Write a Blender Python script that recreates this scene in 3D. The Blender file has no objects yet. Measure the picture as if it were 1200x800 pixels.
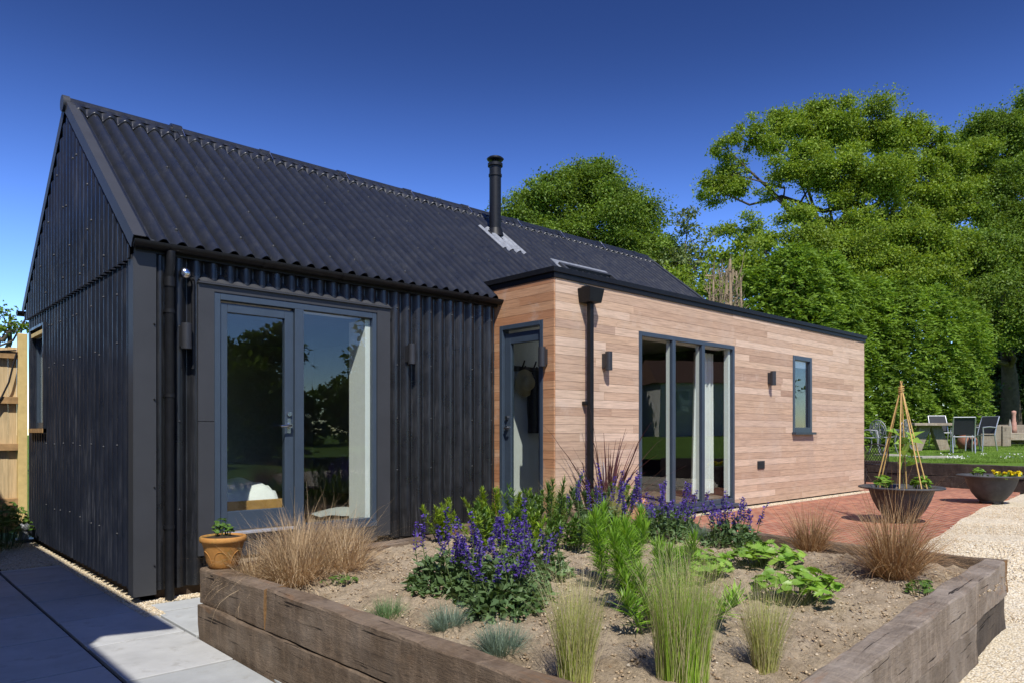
import bpy, math, random
import numpy as np
from mathutils import Vector, Matrix
S = bpy.context.scene
COL = S.collection
rad = math.radians
random.seed(7)
RNG = np.random.default_rng(11)

# ------------------------------------------------------------------ camera
YAW = rad(47.2)
CAM = Vector((-1.827, -6.51, 1.4))
cd = bpy.data.cameras.new('camera'); cam = bpy.data.objects.new('camera', cd); COL.objects.link(cam)
cam.location = CAM
cam.rotation_euler = (rad(90), 0, YAW - rad(90))
cd.sensor_width = 36; cd.lens = 36*851/1200; cd.shift_y = 107/1200
cd.clip_start = .05; cd.clip_end = 2000
S.camera = cam

# ------------------------------------------------------------------ sun and sky
SUN_EL, SUN_DX, SUN_DY = rad(52), .42, .66         # sunlight travels (+dx, +dy, -1) per metre of drop
d = Vector((SUN_DX, SUN_DY, -1)).normalized()
ld = bpy.data.lights.new('sun', 'SUN'); sun = bpy.data.objects.new('sun', ld); COL.objects.link(sun)
ld.energy = 4.6; ld.angle = rad(.53); ld.color = (1, .95, .87)
sun.rotation_euler = d.to_track_quat('-Z', 'Y').to_euler()
w = bpy.data.worlds.new('World'); S.world = w; w.use_nodes = True
nt = w.node_tree; nt.nodes.clear()
sky = nt.nodes.new('ShaderNodeTexSky'); sky.sky_type = 'NISHITA'; sky.sun_disc = False
sky.sun_elevation = math.asin(-d.z)
sky.sun_rotation = math.atan2(-d.x, -d.y)
sky.altitude = 600; sky.air_density = 1.0; sky.dust_density = .25; sky.ozone_density = 3.0
gm = nt.nodes.new('ShaderNodeGamma'); gm.inputs['Gamma'].default_value = 1.5
hs = nt.nodes.new('ShaderNodeHueSaturation'); hs.inputs['Saturation'].default_value = 1.07; hs.inputs['Hue'].default_value = .513
bg = nt.nodes.new('ShaderNodeBackground'); bg.inputs['Strength'].default_value = .092
wo = nt.nodes.new('ShaderNodeOutputWorld')
nt.links.new(sky.outputs[0], gm.inputs[0]); nt.links.new(gm.outputs[0], hs.inputs['Color'])
tcw = nt.nodes.new('ShaderNodeTexCoord'); sxyz = nt.nodes.new('ShaderNodeSeparateXYZ'); nt.links.new(tcw.outputs['Generated'], sxyz.inputs[0])
crw = nt.nodes.new('ShaderNodeValToRGB'); crw.color_ramp.interpolation = 'B_SPLINE'
for p_, v_ in ((.0,1.25),(.22,.98),(.40,.70),(.54,.56),(.68,.78),(1.,1.5)):
    e_ = crw.color_ramp.elements.new(p_) if p_ not in (0., 1.) else crw.color_ramp.elements[int(p_)]
    e_.color = (v_*.667, v_*.667, v_*.667, 1)
nt.links.new(sxyz.outputs['Z'], crw.inputs[0])
mlw = nt.nodes.new('ShaderNodeMixRGB'); mlw.blend_type = 'MULTIPLY'; mlw.inputs[0].default_value = 1
nt.links.new(hs.outputs[0], mlw.inputs[1]); nt.links.new(crw.outputs[0], mlw.inputs[2]); nt.links.new(mlw.outputs[0], bg.inputs[0]); nt.links.new(bg.outputs[0], wo.inputs[0])
S.view_settings.view_transform = 'Standard'; S.view_settings.look = 'None'
S.view_settings.exposure = 0.3; S.view_settings.gamma = 1
S.render.engine = 'CYCLES'
cy = S.cycles
cy.max_bounces = 7; cy.diffuse_bounces = 4; cy.glossy_bounces = 4; cy.transmission_bounces = 4
cy.transparent_max_bounces = 12; cy.caustics_reflective = False; cy.caustics_refractive = False
cy.sample_clamp_indirect = 2.5
cy.use_denoising = True
try:
    cy.denoiser = 'OPENIMAGEDENOISE'; cy.denoising_input_passes = 'RGB_ALBEDO_NORMAL'; cy.denoising_prefilter = 'ACCURATE'
except Exception: pass

# ------------------------------------------------------------------ helpers
class MB:
    def __init__(s): s.v = []; s.f = []; s.m = []; s.s = []
    def add(s, vs, fs, mi=0, sm=False):
        b = len(s.v); s.v += [tuple(p) for p in vs]
        for f in fs: s.f.append(tuple(b+i for i in f)); s.m.append(mi); s.s.append(sm)
    def hexa(s, p, mi=0):   # 4 bottom, 4 top
        s.add(p, [(3,2,1,0),(4,5,6,7),(0,1,5,4),(1,2,6,5),(2,3,7,6),(3,0,4,7)], mi)
    def box(s, x0, x1, y0, y1, z0, z1, mi=0):
        s.hexa([(x0,y0,z0),(x1,y0,z0),(x1,y1,z0),(x0,y1,z0),(x0,y0,z1),(x1,y0,z1),(x1,y1,z1),(x0,y1,z1)], mi)
    def quad(s, a, b, c, e, mi=0): s.add([a,b,c,e], [(0,1,2,3)], mi)
    def tube(s, pts, r, n=8, mi=0, caps=True):
        pts = [Vector(p) for p in pts]; k = len(pts)
        rs = r if isinstance(r, (list, tuple)) else [r]*k
        vs = []; prev = None
        for i, p in enumerate(pts):
            t = (pts[min(i+1,k-1)] - pts[max(i-1,0)])
            t = t.normalized() if t.length > 1e-9 else Vector((0,0,1))
            if prev is None:
                a = t.cross(Vector((0,0,1)) if abs(t.z) < .9 else Vector((1,0,0))).normalized()
            else:
                a = (prev - t*prev.dot(t)); a = a.normalized() if a.length > 1e-6 else t.orthogonal().normalized()
            prev = a; b = t.cross(a)
            for j in range(n):
                q = 2*math.pi*j/n
                vs.append(p + (a*math.cos(q) + b*math.sin(q))*rs[i])
        fs = [(i*n+j, i*n+(j+1)%n, (i+1)*n+(j+1)%n, (i+1)*n+j) for i in range(k-1) for j in range(n)]
        s.add(vs, fs, mi, True)
        if caps:
            s.add(vs[:n], [tuple(range(n))[::-1]], mi); s.add(vs[-n:], [tuple(range(n))], mi)
    def lathe(s, prof, n=32, c=(0,0,0), mi=0, ry=1.0, sm=True, wob=None):
        vs = []
        for (r, z) in prof:
            for j in range(n):
                q = 2*math.pi*j/n; rr = r*(1 if wob is None else wob(q, z))
                vs.append((c[0]+rr*math.cos(q), c[1]+rr*ry*math.sin(q), c[2]+z))
        fs = [(i*n+j, i*n+(j+1)%n, (i+1)*n+(j+1)%n, (i+1)*n+j) for i in range(len(prof)-1) for j in range(n)]
        s.add(vs, fs, mi, sm)
    def build(s, name, mats, parent=None, loc=None, rotz=0, bevel=0, rot=None):
        me = bpy.data.meshes.new(name); me.from_pydata(s.v, [], s.f)
        mats = mats if isinstance(mats, (list, tuple)) else [mats]
        for m in mats: me.materials.append(m)
        me.polygons.foreach_set('material_index', s.m); me.polygons.foreach_set('use_smooth', s.s)
        me.update()
        o = bpy.data.objects.new(name, me); COL.objects.link(o)
        if parent: o.parent = parent
        if loc: o.location = loc
        if rotz: o.rotation_euler = (0,0,rotz)
        if rot: o.rotation_euler = rot
        if bevel:
            b = o.modifiers.new('bevel', 'BEVEL'); b.width = bevel; b.segments = 2; b.limit_method = 'ANGLE'; b.angle_limit = rad(40)
        return o
def npmesh(name, V, F, mats, parent=None, loc=None, smooth=False, mi=None):
    V = np.asarray(V, np.float32).reshape(-1, 3); F = np.asarray(F, np.int32); n, k = F.shape
    me = bpy.data.meshes.new(name)
    me.vertices.add(len(V)); me.vertices.foreach_set('co', V.ravel())
    me.loops.add(n*k); me.loops.foreach_set('vertex_index', F.ravel())
    me.polygons.add(n); me.polygons.foreach_set('loop_start', np.arange(0, n*k, k, dtype=np.int32))
    me.polygons.foreach_set('loop_total', np.full(n, k, np.int32))
    mats = mats if isinstance(mats, (list, tuple)) else [mats]
    for m in mats: me.materials.append(m)
    if mi is not None: me.polygons.foreach_set('material_index', np.asarray(mi, np.int32))
    if smooth: me.polygons.foreach_set('use_smooth', np.ones(n, bool))
    me.update(calc_edges=True); me.validate()
    o = bpy.data.objects.new(name, me); COL.objects.link(o)
    if parent: o.parent = parent
    if loc is not None: o.location = loc
    return o
def tag(o, label=None, cat=None, group=None, kind=None):
    if label: o['label'] = label
    if cat: o['category'] = cat
    if group: o['group'] = group
    if kind: o['kind'] = kind
    return o
def thing(name, label, cat, loc=(0,0,0), rotz=0, group=None):
    o = bpy.data.objects.new(name, None); COL.objects.link(o); o.empty_display_size = .1
    o.location = loc; o.rotation_euler = (0,0,rotz)
    return tag(o, label, cat, group)
def copy_tree(o, parent=None):
    c = o.copy(); COL.objects.link(c)
    if parent: c.parent = parent
    for ch in list(o.children): copy_tree(ch, c)
    return c
def unit(a): return a/np.maximum(np.linalg.norm(a, axis=-1, keepdims=True), 1e-9)

# ------------------------------------------------------------------ materials
class N:
    def __init__(s, name):
        s.m = bpy.data.materials.new(name); s.m.use_nodes = True; s.t = s.m.node_tree; s.t.nodes.clear()
        s.out = s.t.nodes.new('ShaderNodeOutputMaterial'); s._c = None
    def n(s, typ, **kw):
        nd = s.t.nodes.new('ShaderNode'+typ)
        for k, v in kw.items():
            if k.startswith('_'): setattr(nd, k[1:], v)
            else:
                key = k.replace('__', ' ')
                nd.inputs[key].default_value = v
        return nd
    def l(s, a, b): s.t.links.new(a, b)
    def coords(s, scale=(1,1,1), rot=(0,0,0), kind='Object', loc=(0,0,0)):
        tc = s.n('TexCoord'); mp = s.n('Mapping')
        mp.inputs['Scale'].default_value = scale; mp.inputs['Rotation'].default_value = rot; mp.inputs['Location'].default_value = loc
        s.l(tc.outputs[kind], mp.inputs[0]); return mp.outputs[0]
    def noise(s, scale, detail=4, rough=.55, co=None, dist=0):
        nd = s.n('TexNoise', Scale=scale, Detail=detail, Roughness=rough, Distortion=dist)
        if co: s.l(co, nd.inputs['Vector'])
        return nd.outputs['Fac']
    def ramp(s, fac, stops, interp='LINEAR'):
        nd = s.n('ValToRGB'); cr = nd.color_ramp; cr.interpolation = interp
        while len(cr.elements) > 1: cr.elements.remove(cr.elements[-1])
        for i, (p, c) in enumerate(stops):
            e = cr.elements[0] if i == 0 else cr.elements.new(p)
            e.position = p; c = c if isinstance(c, (tuple, list)) else (c,c,c); e.color = (*c, 1)
        s.l(fac, nd.inputs[0]); return nd.outputs[0]
    def mix(s, fac, a, b, mode='MIX'):
        nd = s.n('MixRGB', _blend_type=mode)
        for v, i in ((fac, 0), (a, 1), (b, 2)):
            if isinstance(v, (int, float)): nd.inputs[i].default_value = v if i == 0 else (v,v,v,1)
            elif isinstance(v, (tuple, list)): nd.inputs[i].default_value = (*v, 1)
            else: s.l(v, nd.inputs[i])
        return nd.outputs[0]
    def bump(s, h, strength=.5, dist=.01, prev=None):
        nd = s.n('Bump', Strength=strength, Distance=dist); s.l(h, nd.inputs['Height'])
        if prev: s.l(prev, nd.inputs['Normal'])
        return nd.outputs[0]
    def pbr(s, col, rough=.6, nrm=None, metal=0, spec=.5):
        nd = s.n('BsdfPrincipled', Metallic=metal)
        nd.inputs['Specular IOR Level'].default_value = spec
        if isinstance(col, (tuple, list)): nd.inputs['Base Color'].default_value = (*col, 1)
        else: s.l(col, nd.inputs['Base Color'])
        if isinstance(rough, (int, float)): nd.inputs['Roughness'].default_value = rough
        else: s.l(rough, nd.inputs['Roughness'])
        if nrm: s.l(nrm, nd.inputs['Normal'])
        return nd.outputs[0]
    def end(s, sh): s.l(sh, s.out.inputs['Surface']); return s.m
def plain(name, col, rough=.5, metal=0, spec=.5, var=.15, nscale=8, bump=.0, bscale=60, bdist=.002):
    q = N(name); co = q.coords()
    nz = q.noise(nscale, 5, .6, co)
    c = q.mix(q.ramp(nz, [(.3, 0.), (.7, 1.)]), tuple(x*(1-var) for x in col), tuple(min(1, x*(1+var)) for x in col))
    nr = q.bump(q.noise(bscale, 4, .6, co), bump, bdist) if bump else None
    return q.end(q.pbr(c, rough, nr, metal, spec))
def leafmat(name, cols, trans=.35, rough=.5, spec=.3, tcol=None):
    q = N(name); g = q.n('NewGeometry')
    n_ = len(cols); c = q.ramp(g.outputs['Random Per Island'], [(i/max(1, n_-1), cc) for i, cc in enumerate(cols)])
    co = q.coords()
    c = q.mix(1, c, q.ramp(q.noise(.9, 4, .6, co), [(.3, .68), (.7, 1.32)]), 'MULTIPLY')
    p = q.pbr(c, rough, None, 0, spec)
    tr = q.n('BsdfTranslucent'); tcm = q.mix(1, c, tcol or (1.5, 1.45, .6), 'MULTIPLY'); q.l(tcm, tr.inputs[0])
    mx = q.n('MixShader'); mx.inputs[0].default_value = trans
    q.l(p, mx.inputs[1]); q.l(tr.outputs[0], mx.inputs[2]); return q.end(mx.outputs[0])

def m_black_sheet(name, c0, c1, rough=.42, chalk=.5, zfade=None):
    q = N(name); co = q.coords(); st = q.coords((30, 30, 1.6))
    n1 = q.noise(2.2, 6, .62, co); n2 = q.noise(2, 5, .6, st); n3 = q.noise(220, 3, .7, co)
    c = q.mix(q.ramp(n1, [(.3, 0.), (.72, 1.)]), c0, c1)
    streak = q.ramp(n2, [(.5, 0.), (.78, 1.)])
    patch = q.ramp(q.noise(1.1, 4, .6, co), [(.42, 0.), (.66, 1.)])
    c = q.mix(q.mix(1, streak, q.mix(chalk, (0,0,0), patch), 'MULTIPLY'), c, (.16, .165, .18))
    sp = q.ramp(q.noise(38, 3, .6, co), [(.72, 0.), (.78, 1.)])
    c = q.mix(q.mix(1, sp, (.35,.35,.35), 'MULTIPLY'), c, (.16, .16, .17))
    r = q.ramp(q.noise(9, 4, .6, co), [(.3, rough-.08), (.7, rough+.14)])
    return q.end(q.pbr(c, r, q.bump(n3, .2, .0015), 0, .5))
M = {}
M['roof'] = m_black_sheet('roof_black', (.0145, .0160, .0195), (.0180, .0200, .0240), .33, .2)
M['wall'] = m_black_sheet('wall_black', (.0075, .0082, .0098), (.0135, .0145, .017), .31, .3)
M['gable'] = m_black_sheet('gable_black', (.009, .0115, .019), (.016, .0195, .030), .34, .45)
M['flash'] = plain('grey_flashing', (.040, .042, .046), .5, 0, .4, .1, 3, .1, 30)
M['blackpaint'] = plain('black_metal', (.007, .0075, .009), .5, 0, .3, .3, 20)
M['frame'] = plain('slate_blue_frame', (.042, .060, .085), .38, 0, .5, .08, 6)
M['framed'] = plain('slate_blue_frame_dark', (.030, .042, .058), .4, 0, .5, .1, 6)
M['lamp'] = plain('lamp_grey', (.032, .033, .037), .45, .2, .5, .1)
M['bolt'] = plain('dull_bolt', (.05, .052, .056), .5, .3, .4, .2)
M['steel'] = plain('steel', (.62, .62, .63), .22, 1, .5, .05)
M['alu'] = plain('alu_sill', (.62, .63, .66), .35, .6, .5, .08)
M['headlead'] = plain('dressed_black_lead', (.075,.078,.085), .35, .3, .5, .2, 10)
M['lead'] = plain('lead_flashing', (.25, .265, .285), .55, .3, .5, .25, 14, .3, 40)
M['white'] = plain('white_plaster', (.80, .80, .76), .8, 0, .3, .03)
M['wallgrey'] = plain('room_wall', (.42, .42, .40), .85, 0, .3, .05)
M['purple'] = plain('room_purple', (.05, .03, .06), .8, 0, .3, .1)
M['floor'] = plain('room_floor', (.20, .15, .11), .5, 0, .4, .2)
M['brown'] = plain('plinth_brick', (.07, .05, .035), .9, 0, .2, .4, 12, .5, 30, .01)
M['cloth'] = plain('white_cloth', (.78, .77, .74), .9, 0, .2, .05, 8, .3, 30, .01)
M['cushion'] = plain('black_cushion', (.02, .02, .022), .9, 0, .2, .1)
M['orangewood'] = plain('oiled_wood', (.42, .23, .07), .5, 0, .4, .2, 9)
M['terra'] = None
# glass
q = N('window_glass')
fr = q.n('Fresnel'); gg = q.n('NewGeometry'); ir = q.n('MapRange'); ir.inputs['To Min'].default_value = 1.5; ir.inputs['To Max'].default_value = 1/1.5; q.l(gg.outputs['Backfacing'], ir.inputs['Value']); q.l(ir.outputs[0], fr.inputs['IOR']); gl = q.n('BsdfGlossy', Roughness=0.0); gl.inputs[0].default_value = (.95, .97, 1, 1)
tp = q.n('BsdfTransparent'); tp.inputs[0].default_value = (.92, .95, .94, 1)
co = q.coords((.7,.7,.7)); q.l(q.bump(q.noise(1.3, 2, .5, co), .02, .05), gl.inputs['Normal'])
mx = q.n('MixShader'); q.l(fr.outputs[0], mx.inputs[0]); q.l(tp.outputs[0], mx.inputs[1]); q.l(gl.outputs[0], mx.inputs[2])
M['glass'] = q.end(mx.outputs[0])
# cedar boards : one island per board
def m_cedar(name, cols, stain):
    q = N(name); g = q.n('NewGeometry'); rnd = g.outputs['Random Per Island']
    c = q.ramp(rnd, [(i/(len(cols)-1), cc) for i, cc in enumerate(cols)])
    tc = q.n('TexCoord'); off = q.n('Combine' + 'XYZ'); mul = q.n('Math', _operation='MULTIPLY'); mul.inputs[1].default_value = 37.0
    q.l(rnd, mul.inputs[0]); q.l(mul.outputs[0], off.inputs[0]); q.l(mul.outputs[0], off.inputs[1])
    add = q.n('VectorMath', _operation='ADD'); q.l(tc.outputs['Object'], add.inputs[0]); q.l(off.outputs[0], add.inputs[1])
    mp = q.n('Mapping'); mp.inputs['Scale'].default_value = (1.6, 1.6, 34); q.l(add.outputs[0], mp.inputs[0])
    grain = q.noise(2.2, 6, .65, mp.outputs[0], .4)
    c = q.mix(1, c, q.ramp(grain, [(.25, .60), (.5, 1.0), (.75, 1.28)]), 'MULTIPLY')
    co = q.coords((1,1,.45)); big = q.noise(1.5, 5, .6, co)
    c = q.mix(q.ramp(big, [(.52, 0.), (.75, .55)]), c, stain)
    co2 = q.coords((1,1,1)); ws = q.noise(3.1, 6, .7, co2)
    c = q.mix(q.ramp(ws, [(.55, 0.), (.78, .6)]), c, (.56, .45, .36))
    return q.end(q.pbr(c, .72, q.bump(grain, .35, .003), 0, .25))
M['cedar'] = m_cedar('cedar_front', [(.49,.335,.225),(.55,.395,.28),(.42,.28,.19),(.58,.43,.315),(.50,.35,.24),(.36,.235,.165),(.61,.46,.345),(.53,.375,.26),(.44,.305,.21)], (.44,.335,.26))
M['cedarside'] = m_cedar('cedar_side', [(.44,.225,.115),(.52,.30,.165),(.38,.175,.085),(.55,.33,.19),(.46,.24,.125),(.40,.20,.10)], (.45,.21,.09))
# sleepers
def m_sleeper(name, a, b, cst):
    q = N(name); co = q.coords((1.0, 14, 14)); cw = q.coords()
    oi = q.n('ObjectInfo'); 
    gr = q.mix(.5, q.noise(3.0, 7, .68, co, .3), q.noise(26, 6, .7, q.coords((1.0, 5, 5)))); big = q.noise(3.2, 5, .6, cw); crk = q.noise(1.6, 3, .6, q.coords((.8, 22, 22)))
    c = q.mix(q.ramp(gr, [(.3, 0.), (.7, 1.)]), a, b)
    c = q.mix(q.ramp(big, [(.42, 0.), (.72, .85)]), c, cst)
    c = q.mix(q.ramp(q.noise(2.1, 6, .7, q.coords(loc=(3,1,7))), [(.62, 0.), (.70, .75)]), c, (.035, .028, .024))
    saw = q.noise(1.0, 6, .75, q.coords((17, 3.5, 2.6), rot=(0,.18,.1)), .6)
    c = q.mix(q.ramp(saw, [(.50, 0.), (.78, .42)]), c, tuple(min(1, x*1.9+.03) for x in b))
    c = q.mix(q.ramp(q.noise(2.7, 5, .65, q.coords((1,3,3), loc=(9,2,4))), [(.60, 0.), (.72, .6)]), c, (.21,.11,.05) if a[0] > .04 else a)
    ck = q.ramp(crk, [(.30, 0.), (.36, 1.)])
    c = q.mix(1, c, q.mix(1, ck, (.15,.13,.12), 'LIGHTEN'), 'MULTIPLY')
    c = q.mix(1, c, q.ramp(oi.outputs['Random'], [(0, .8), (1, 1.15)]), 'MULTIPLY')
    nb = q.bump(gr, .8, .012, q.bump(ck, .8, .02, q.bump(q.noise(22, 5, .7, cw), .6, .01)))
    return q.end(q.pbr(c, .82, nb, 0, .25))
M['sleeper'] = m_sleeper('weathered_sleeper', (.060,.042,.029), (.19,.135,.09), (.235,.185,.14))
M['sleepergrey'] = m_sleeper('grey_sleeper', (.075,.058,.045), (.235,.19,.145), (.28,.24,.20))
M['sleeperend'] = m_sleeper('sleeper_end_grain', (.16,.085,.035), (.30,.17,.07), (.22,.13,.06))
M['sleeperdark'] = m_sleeper('dark_sleeper', (.030,.025,.021), (.070,.056,.045), (.10,.08,.062))
M['oldwood'] = m_sleeper('silvered_timber', (.20,.165,.12), (.34,.29,.22), (.28,.24,.18))
# fence boards
q = N('fence_board'); g = q.n('NewGeometry'); c = q.ramp(g.outputs['Random Per Island'], [(0,(.50,.36,.18)),(.5,(.58,.44,.25)),(1,(.44,.31,.16))])
gr = q.noise(3, 6, .6, q.coords((22, 22, 1.3))); c = q.mix(1, c, q.ramp(gr, [(.3,.75),(.7,1.15)]), 'MULTIPLY')
M['fence'] = q.end(q.pbr(c, .75, q.bump(gr, .3, .004), 0, .25))
M['rail'] = plain('fence_rail', (.36,.22,.10), .75, 0, .25, .25, 12)
M['post'] = plain('fence_post', (.62,.47,.20), .7, 0, .25, .12, 10, .2, 40)
# paving
q = N('sandstone_slab'); g = q.n('NewGeometry'); co = q.coords()
c = q.ramp(g.outputs['Random Per Island'], [(0,(.40,.41,.405)),(.4,(.47,.475,.465)),(.7,(.43,.45,.45)),(1,(.345,.36,.36))])
c = q.mix(1, c, q.ramp(q.noise(2.6, 6, .65, co), [(.3,.82),(.7,1.12)]), 'MULTIPLY')
c = q.mix(q.ramp(q.noise(5.5, 6, .7, co), [(.56,0.),(.70,.6)]), c, (.25,.24,.215))
c = q.mix(q.ramp(q.noise(30, 5, .75, co), [(.66,0.),(.74,.7)]), c, (.17,.155,.13))
M['slab'] = q.end(q.pbr(c, .62, q.bump(q.noise(14, 6, .65, co), .35, .006), 0, .35))
M['joint'] = plain('joint_sand', (.055,.047,.036), .95, 0, .1, .3, 30, .5, 90, .004)
# brick patio
q = N('brick_paving'); co = q.coords()
br = q.n('TexBrick', Scale=1.0); br.inputs['Brick Width'].default_value = .215; br.inputs['Row Height'].default_value = .072
br.inputs['Mortar Size'].default_value = .009; br.inputs['Mortar Smooth'].default_value = .2; br.offset = .5
br.inputs['Color1'].default_value = (.44,.165,.09,1); br.inputs['Color2'].default_value = (.25,.075,.045,1); br.inputs['Mortar'].default_value = (.36,.25,.18,1)
q.l(co, br.inputs['Vector'])
c = q.mix(1, br.outputs['Color'], q.ramp(q.noise(1.4, 6, .6, co), [(.3,.78),(.7,1.2)]), 'MULTIPLY')
c = q.mix(q.ramp(q.noise(4, 5, .7, co), [(.58,0.),(.75,.45)]), c, (.42,.27,.18))
M['brick'] = q.end(q.pbr(c, .8, q.bump(br.outputs['Fac'], .5, -.004, q.bump(q.noise(60, 4, .6, co), .4, .003)), 0, .25))
# gravel
q = N('pale_gravel'); co = q.coords()
v1 = q.n('TexVoronoi', Scale=75.0); q.l(co, v1.inputs['Vector'])
v2 = q.n('TexVoronoi', Scale=170.0); q.l(co, v2.inputs['Vector'])
sep = q.n('SeparateColor'); q.l(v1.outputs['Color'], sep.inputs[0])
c = q.ramp(sep.outputs[0], [(0,(.38,.29,.17)),(.12,(.62,.51,.34)),(.5,(.74,.64,.45)),(.85,(.80,.73,.58)),(1,(.44,.39,.31))])
c = q.mix(1, c, q.ramp(v1.outputs['Distance'], [(.0,1.1),(.55,.95),(.95,.42)]), 'MULTIPLY')
M['gravel'] = q.end(q.pbr(c, .8, q.bump(v1.outputs['Distance'], .9, -.009, q.bump(v2.outputs['Distance'], .5, -.004)), 0, .3))
q = N('gravel_pebble'); g = q.n('NewGeometry')
c = q.ramp(g.outputs['Random Per Island'], [(0,(.42,.30,.17)),(.2,(.62,.50,.33)),(.6,(.74,.63,.45)),(.88,(.80,.74,.62)),(1,(.30,.26,.22))])
M['pebble'] = q.end(q.pbr(c, .75, None, 0, .3))
# soil
q = N('dry_soil'); co = q.coords()
c = q.ramp(q.noise(3.5, 7, .65, co), [(.3,(.28,.215,.14)),(.5,(.40,.32,.22)),(.72,(.50,.41,.29))])
c = q.mix(1, c, q.ramp(q.noise(55, 6, .7, co), [(.3,.62),(.5,1.),(.72,1.22)]), 'MULTIPLY')
c = q.mix(q.ramp(q.noise(38, 2, .5, q.coords(loc=(5,5,2))), [(.70,0.),(.74,.8)]), c, (.10,.07,.045))
nb = q.bump(q.noise(70, 6, .75, co), 1.0, .016, q.bump(q.noise(18, 5, .7, co), .7, .03))
M['soil'] = q.end(q.pbr(c, .95, nb, 0, .1))
q = N('soil_crumb'); g = q.n('NewGeometry')
c = q.ramp(g.outputs['Random Per Island'], [(0,(.20,.14,.085)),(.5,(.38,.29,.19)),(.9,(.48,.385,.26)),(.96,(.60,.54,.44)),(1,(.12,.09,.06))])
M['crumb'] = q.end(q.pbr(c, .95, None, 0, .1))
# lawn
q = N('lawn_grass'); co = q.coords()
c = q.ramp(q.noise(.8, 6, .6, co), [(.3,(.10,.19,.02)),(.7,(.16,.26,.035))])
c = q.mix(1, c, q.ramp(q.noise(40, 5, .7, co), [(.3,.6),(.7,1.35)]), 'MULTIPLY')
M['lawn'] = q.end(q.pbr(c, .8, q.bump(q.noise(60, 5, .7, co), .9, .03), 0, .15))
M['blade'] = leafmat('grass_blade', [(.12,.22,.025),(.17,.28,.04),(.22,.31,.06)], .3, .6)
# terracotta
def m_terra(name, a, b, moss):
    q = N(name); co = q.coords()
    c = q.mix(q.ramp(q.noise(9, 6, .65, co), [(.3,0.),(.7,1.)]), a, b)
    c = q.mix(q.ramp(q.noise(7, 5, .7, q.coords(loc=(2,4,1))), [(.52,0.),(.66,.8)]), c, moss)
    return q.end(q.pbr(c, .8, q.bump(q.noise(70, 4, .6, co), .3, .003), 0, .2))
M['terra'] = m_terra('aged_terracotta', (.36,.16,.04), (.47,.24,.07), (.16,.15,.04))
M['terra2'] = m_terra('pale_terracotta', (.52,.25,.13), (.60,.33,.19), (.55,.36,.24))
M['terra3'] = m_terra('chiminea_clay', (.28,.12,.075), (.36,.17,.11), (.14,.09,.07))
M['compost'] = plain('compost', (.05,.036,.025), .95, 0, .1, .4, 40, .8, 60, .01)
q = N('grey_bowl'); co = q.coords()
c = q.mix(q.ramp(q.noise(5, 6, .65, co), [(.35,0.),(.7,1.)]), (.035,.036,.038), (.085,.086,.088))
M['bowl'] = q.end(q.pbr(c, .62, q.bump(q.noise(30, 5, .6, co), .3, .005), 0, .35))
M['cane'] = plain('bamboo_cane', (.55,.36,.13), .55, 0, .4, .2, 18)
M['chairalu'] = plain('chair_aluminium', (.52,.53,.54), .35, .7, .5, .08)
M['sling'] = plain('black_sling', (.028,.030,.034), .7, 0, .3, .15, 30)
M['castalu'] = plain('cast_aluminium', (.27,.275,.285), .5, .4, .5, .15)
M['iron'] = plain('dark_iron', (.030,.022,.022), .5, .3, .5, .3, 20)
M['pinkstone'] = plain('pink_stone', (.46,.25,.19), .8, 0, .2, .2, 12)
M['slate'] = plain('stone_step', (.33,.31,.26), .85, 0, .2, .25, 6, .4, 20, .01)
M['render'] = plain('cottage_wall', (.72,.69,.62), .9, 0, .2, .12, 3, .3, 30)
M['tile'] = plain('cottage_roof', (.16,.09,.06), .85, 0, .2, .3, 8, .4, 14, .01)
M['bark'] = plain('bark', (.085,.068,.050), .9, 0, .2, .35, 6, .8, 18, .03)
M['deadwood'] = plain('dead_wood', (.30,.225,.145), .85, 0, .2, .3, 6, .4, 18, .02)
# foliage
M['oak'] = leafmat('oak_leaf', [(.12,.19,.018),(.16,.24,.022),(.20,.28,.028),(.25,.325,.038)], .34, .5, .25)
M['oak2'] = leafmat('oak_leaf_deep', [(.090,.155,.018),(.115,.185,.021),(.14,.215,.026),(.165,.24,.03)], .32, .5, .25)
M['ash'] = leafmat('grey_green_leaf', [(.12,.17,.05),(.15,.20,.065),(.18,.225,.085)], .35, .5, .35)
M['hedge'] = leafmat('conifer_spray', [(.10,.18,.02),(.135,.225,.025),(.17,.27,.03),(.20,.30,.036)], .32, .55, .2)
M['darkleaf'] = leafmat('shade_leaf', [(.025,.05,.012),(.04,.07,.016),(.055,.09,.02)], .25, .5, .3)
M['ivy'] = leafmat('ivy_leaf', [(.06,.13,.02),(.10,.19,.03),(.13,.22,.04)], .3, .45, .4)
M['carex'] = leafmat('brown_sedge', [(.24,.125,.055),(.36,.215,.10),(.50,.36,.20),(.29,.155,.07)], .2, .5, .3, (1.2,1,.8))
M['carexpale'] = leafmat('pale_sedge', [(.34,.225,.12),(.46,.335,.19),(.58,.45,.28),(.38,.25,.13)], .2, .5, .3, (1.2,1,.8))
M['stipa'] = leafmat('feather_grass', [(.30,.38,.06),(.40,.46,.11),(.54,.53,.22),(.26,.36,.05)], .3, .5, .3, (1.2,1.1,.7))
M['stipagreen'] = leafmat('green_feather_grass', [(.20,.36,.03),(.28,.45,.05),(.38,.50,.10),(.24,.40,.035)], .3, .5, .3)
M['stipahead'] = leafmat('feather_head', [(.50,.44,.25),(.62,.55,.34),(.42,.38,.19)], .3, .5, .3, (1.1,1,.8))
M['fescue'] = leafmat('blue_fescue', [(.13,.20,.15),(.19,.27,.21),(.25,.33,.25),(.14,.19,.10)], .2, .5, .3, (1.1,1.1,1))
M['fescuegreen'] = leafmat('green_fescue', [(.10,.19,.07),(.15,.25,.10),(.20,.29,.15)], .2, .5, .3)
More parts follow.
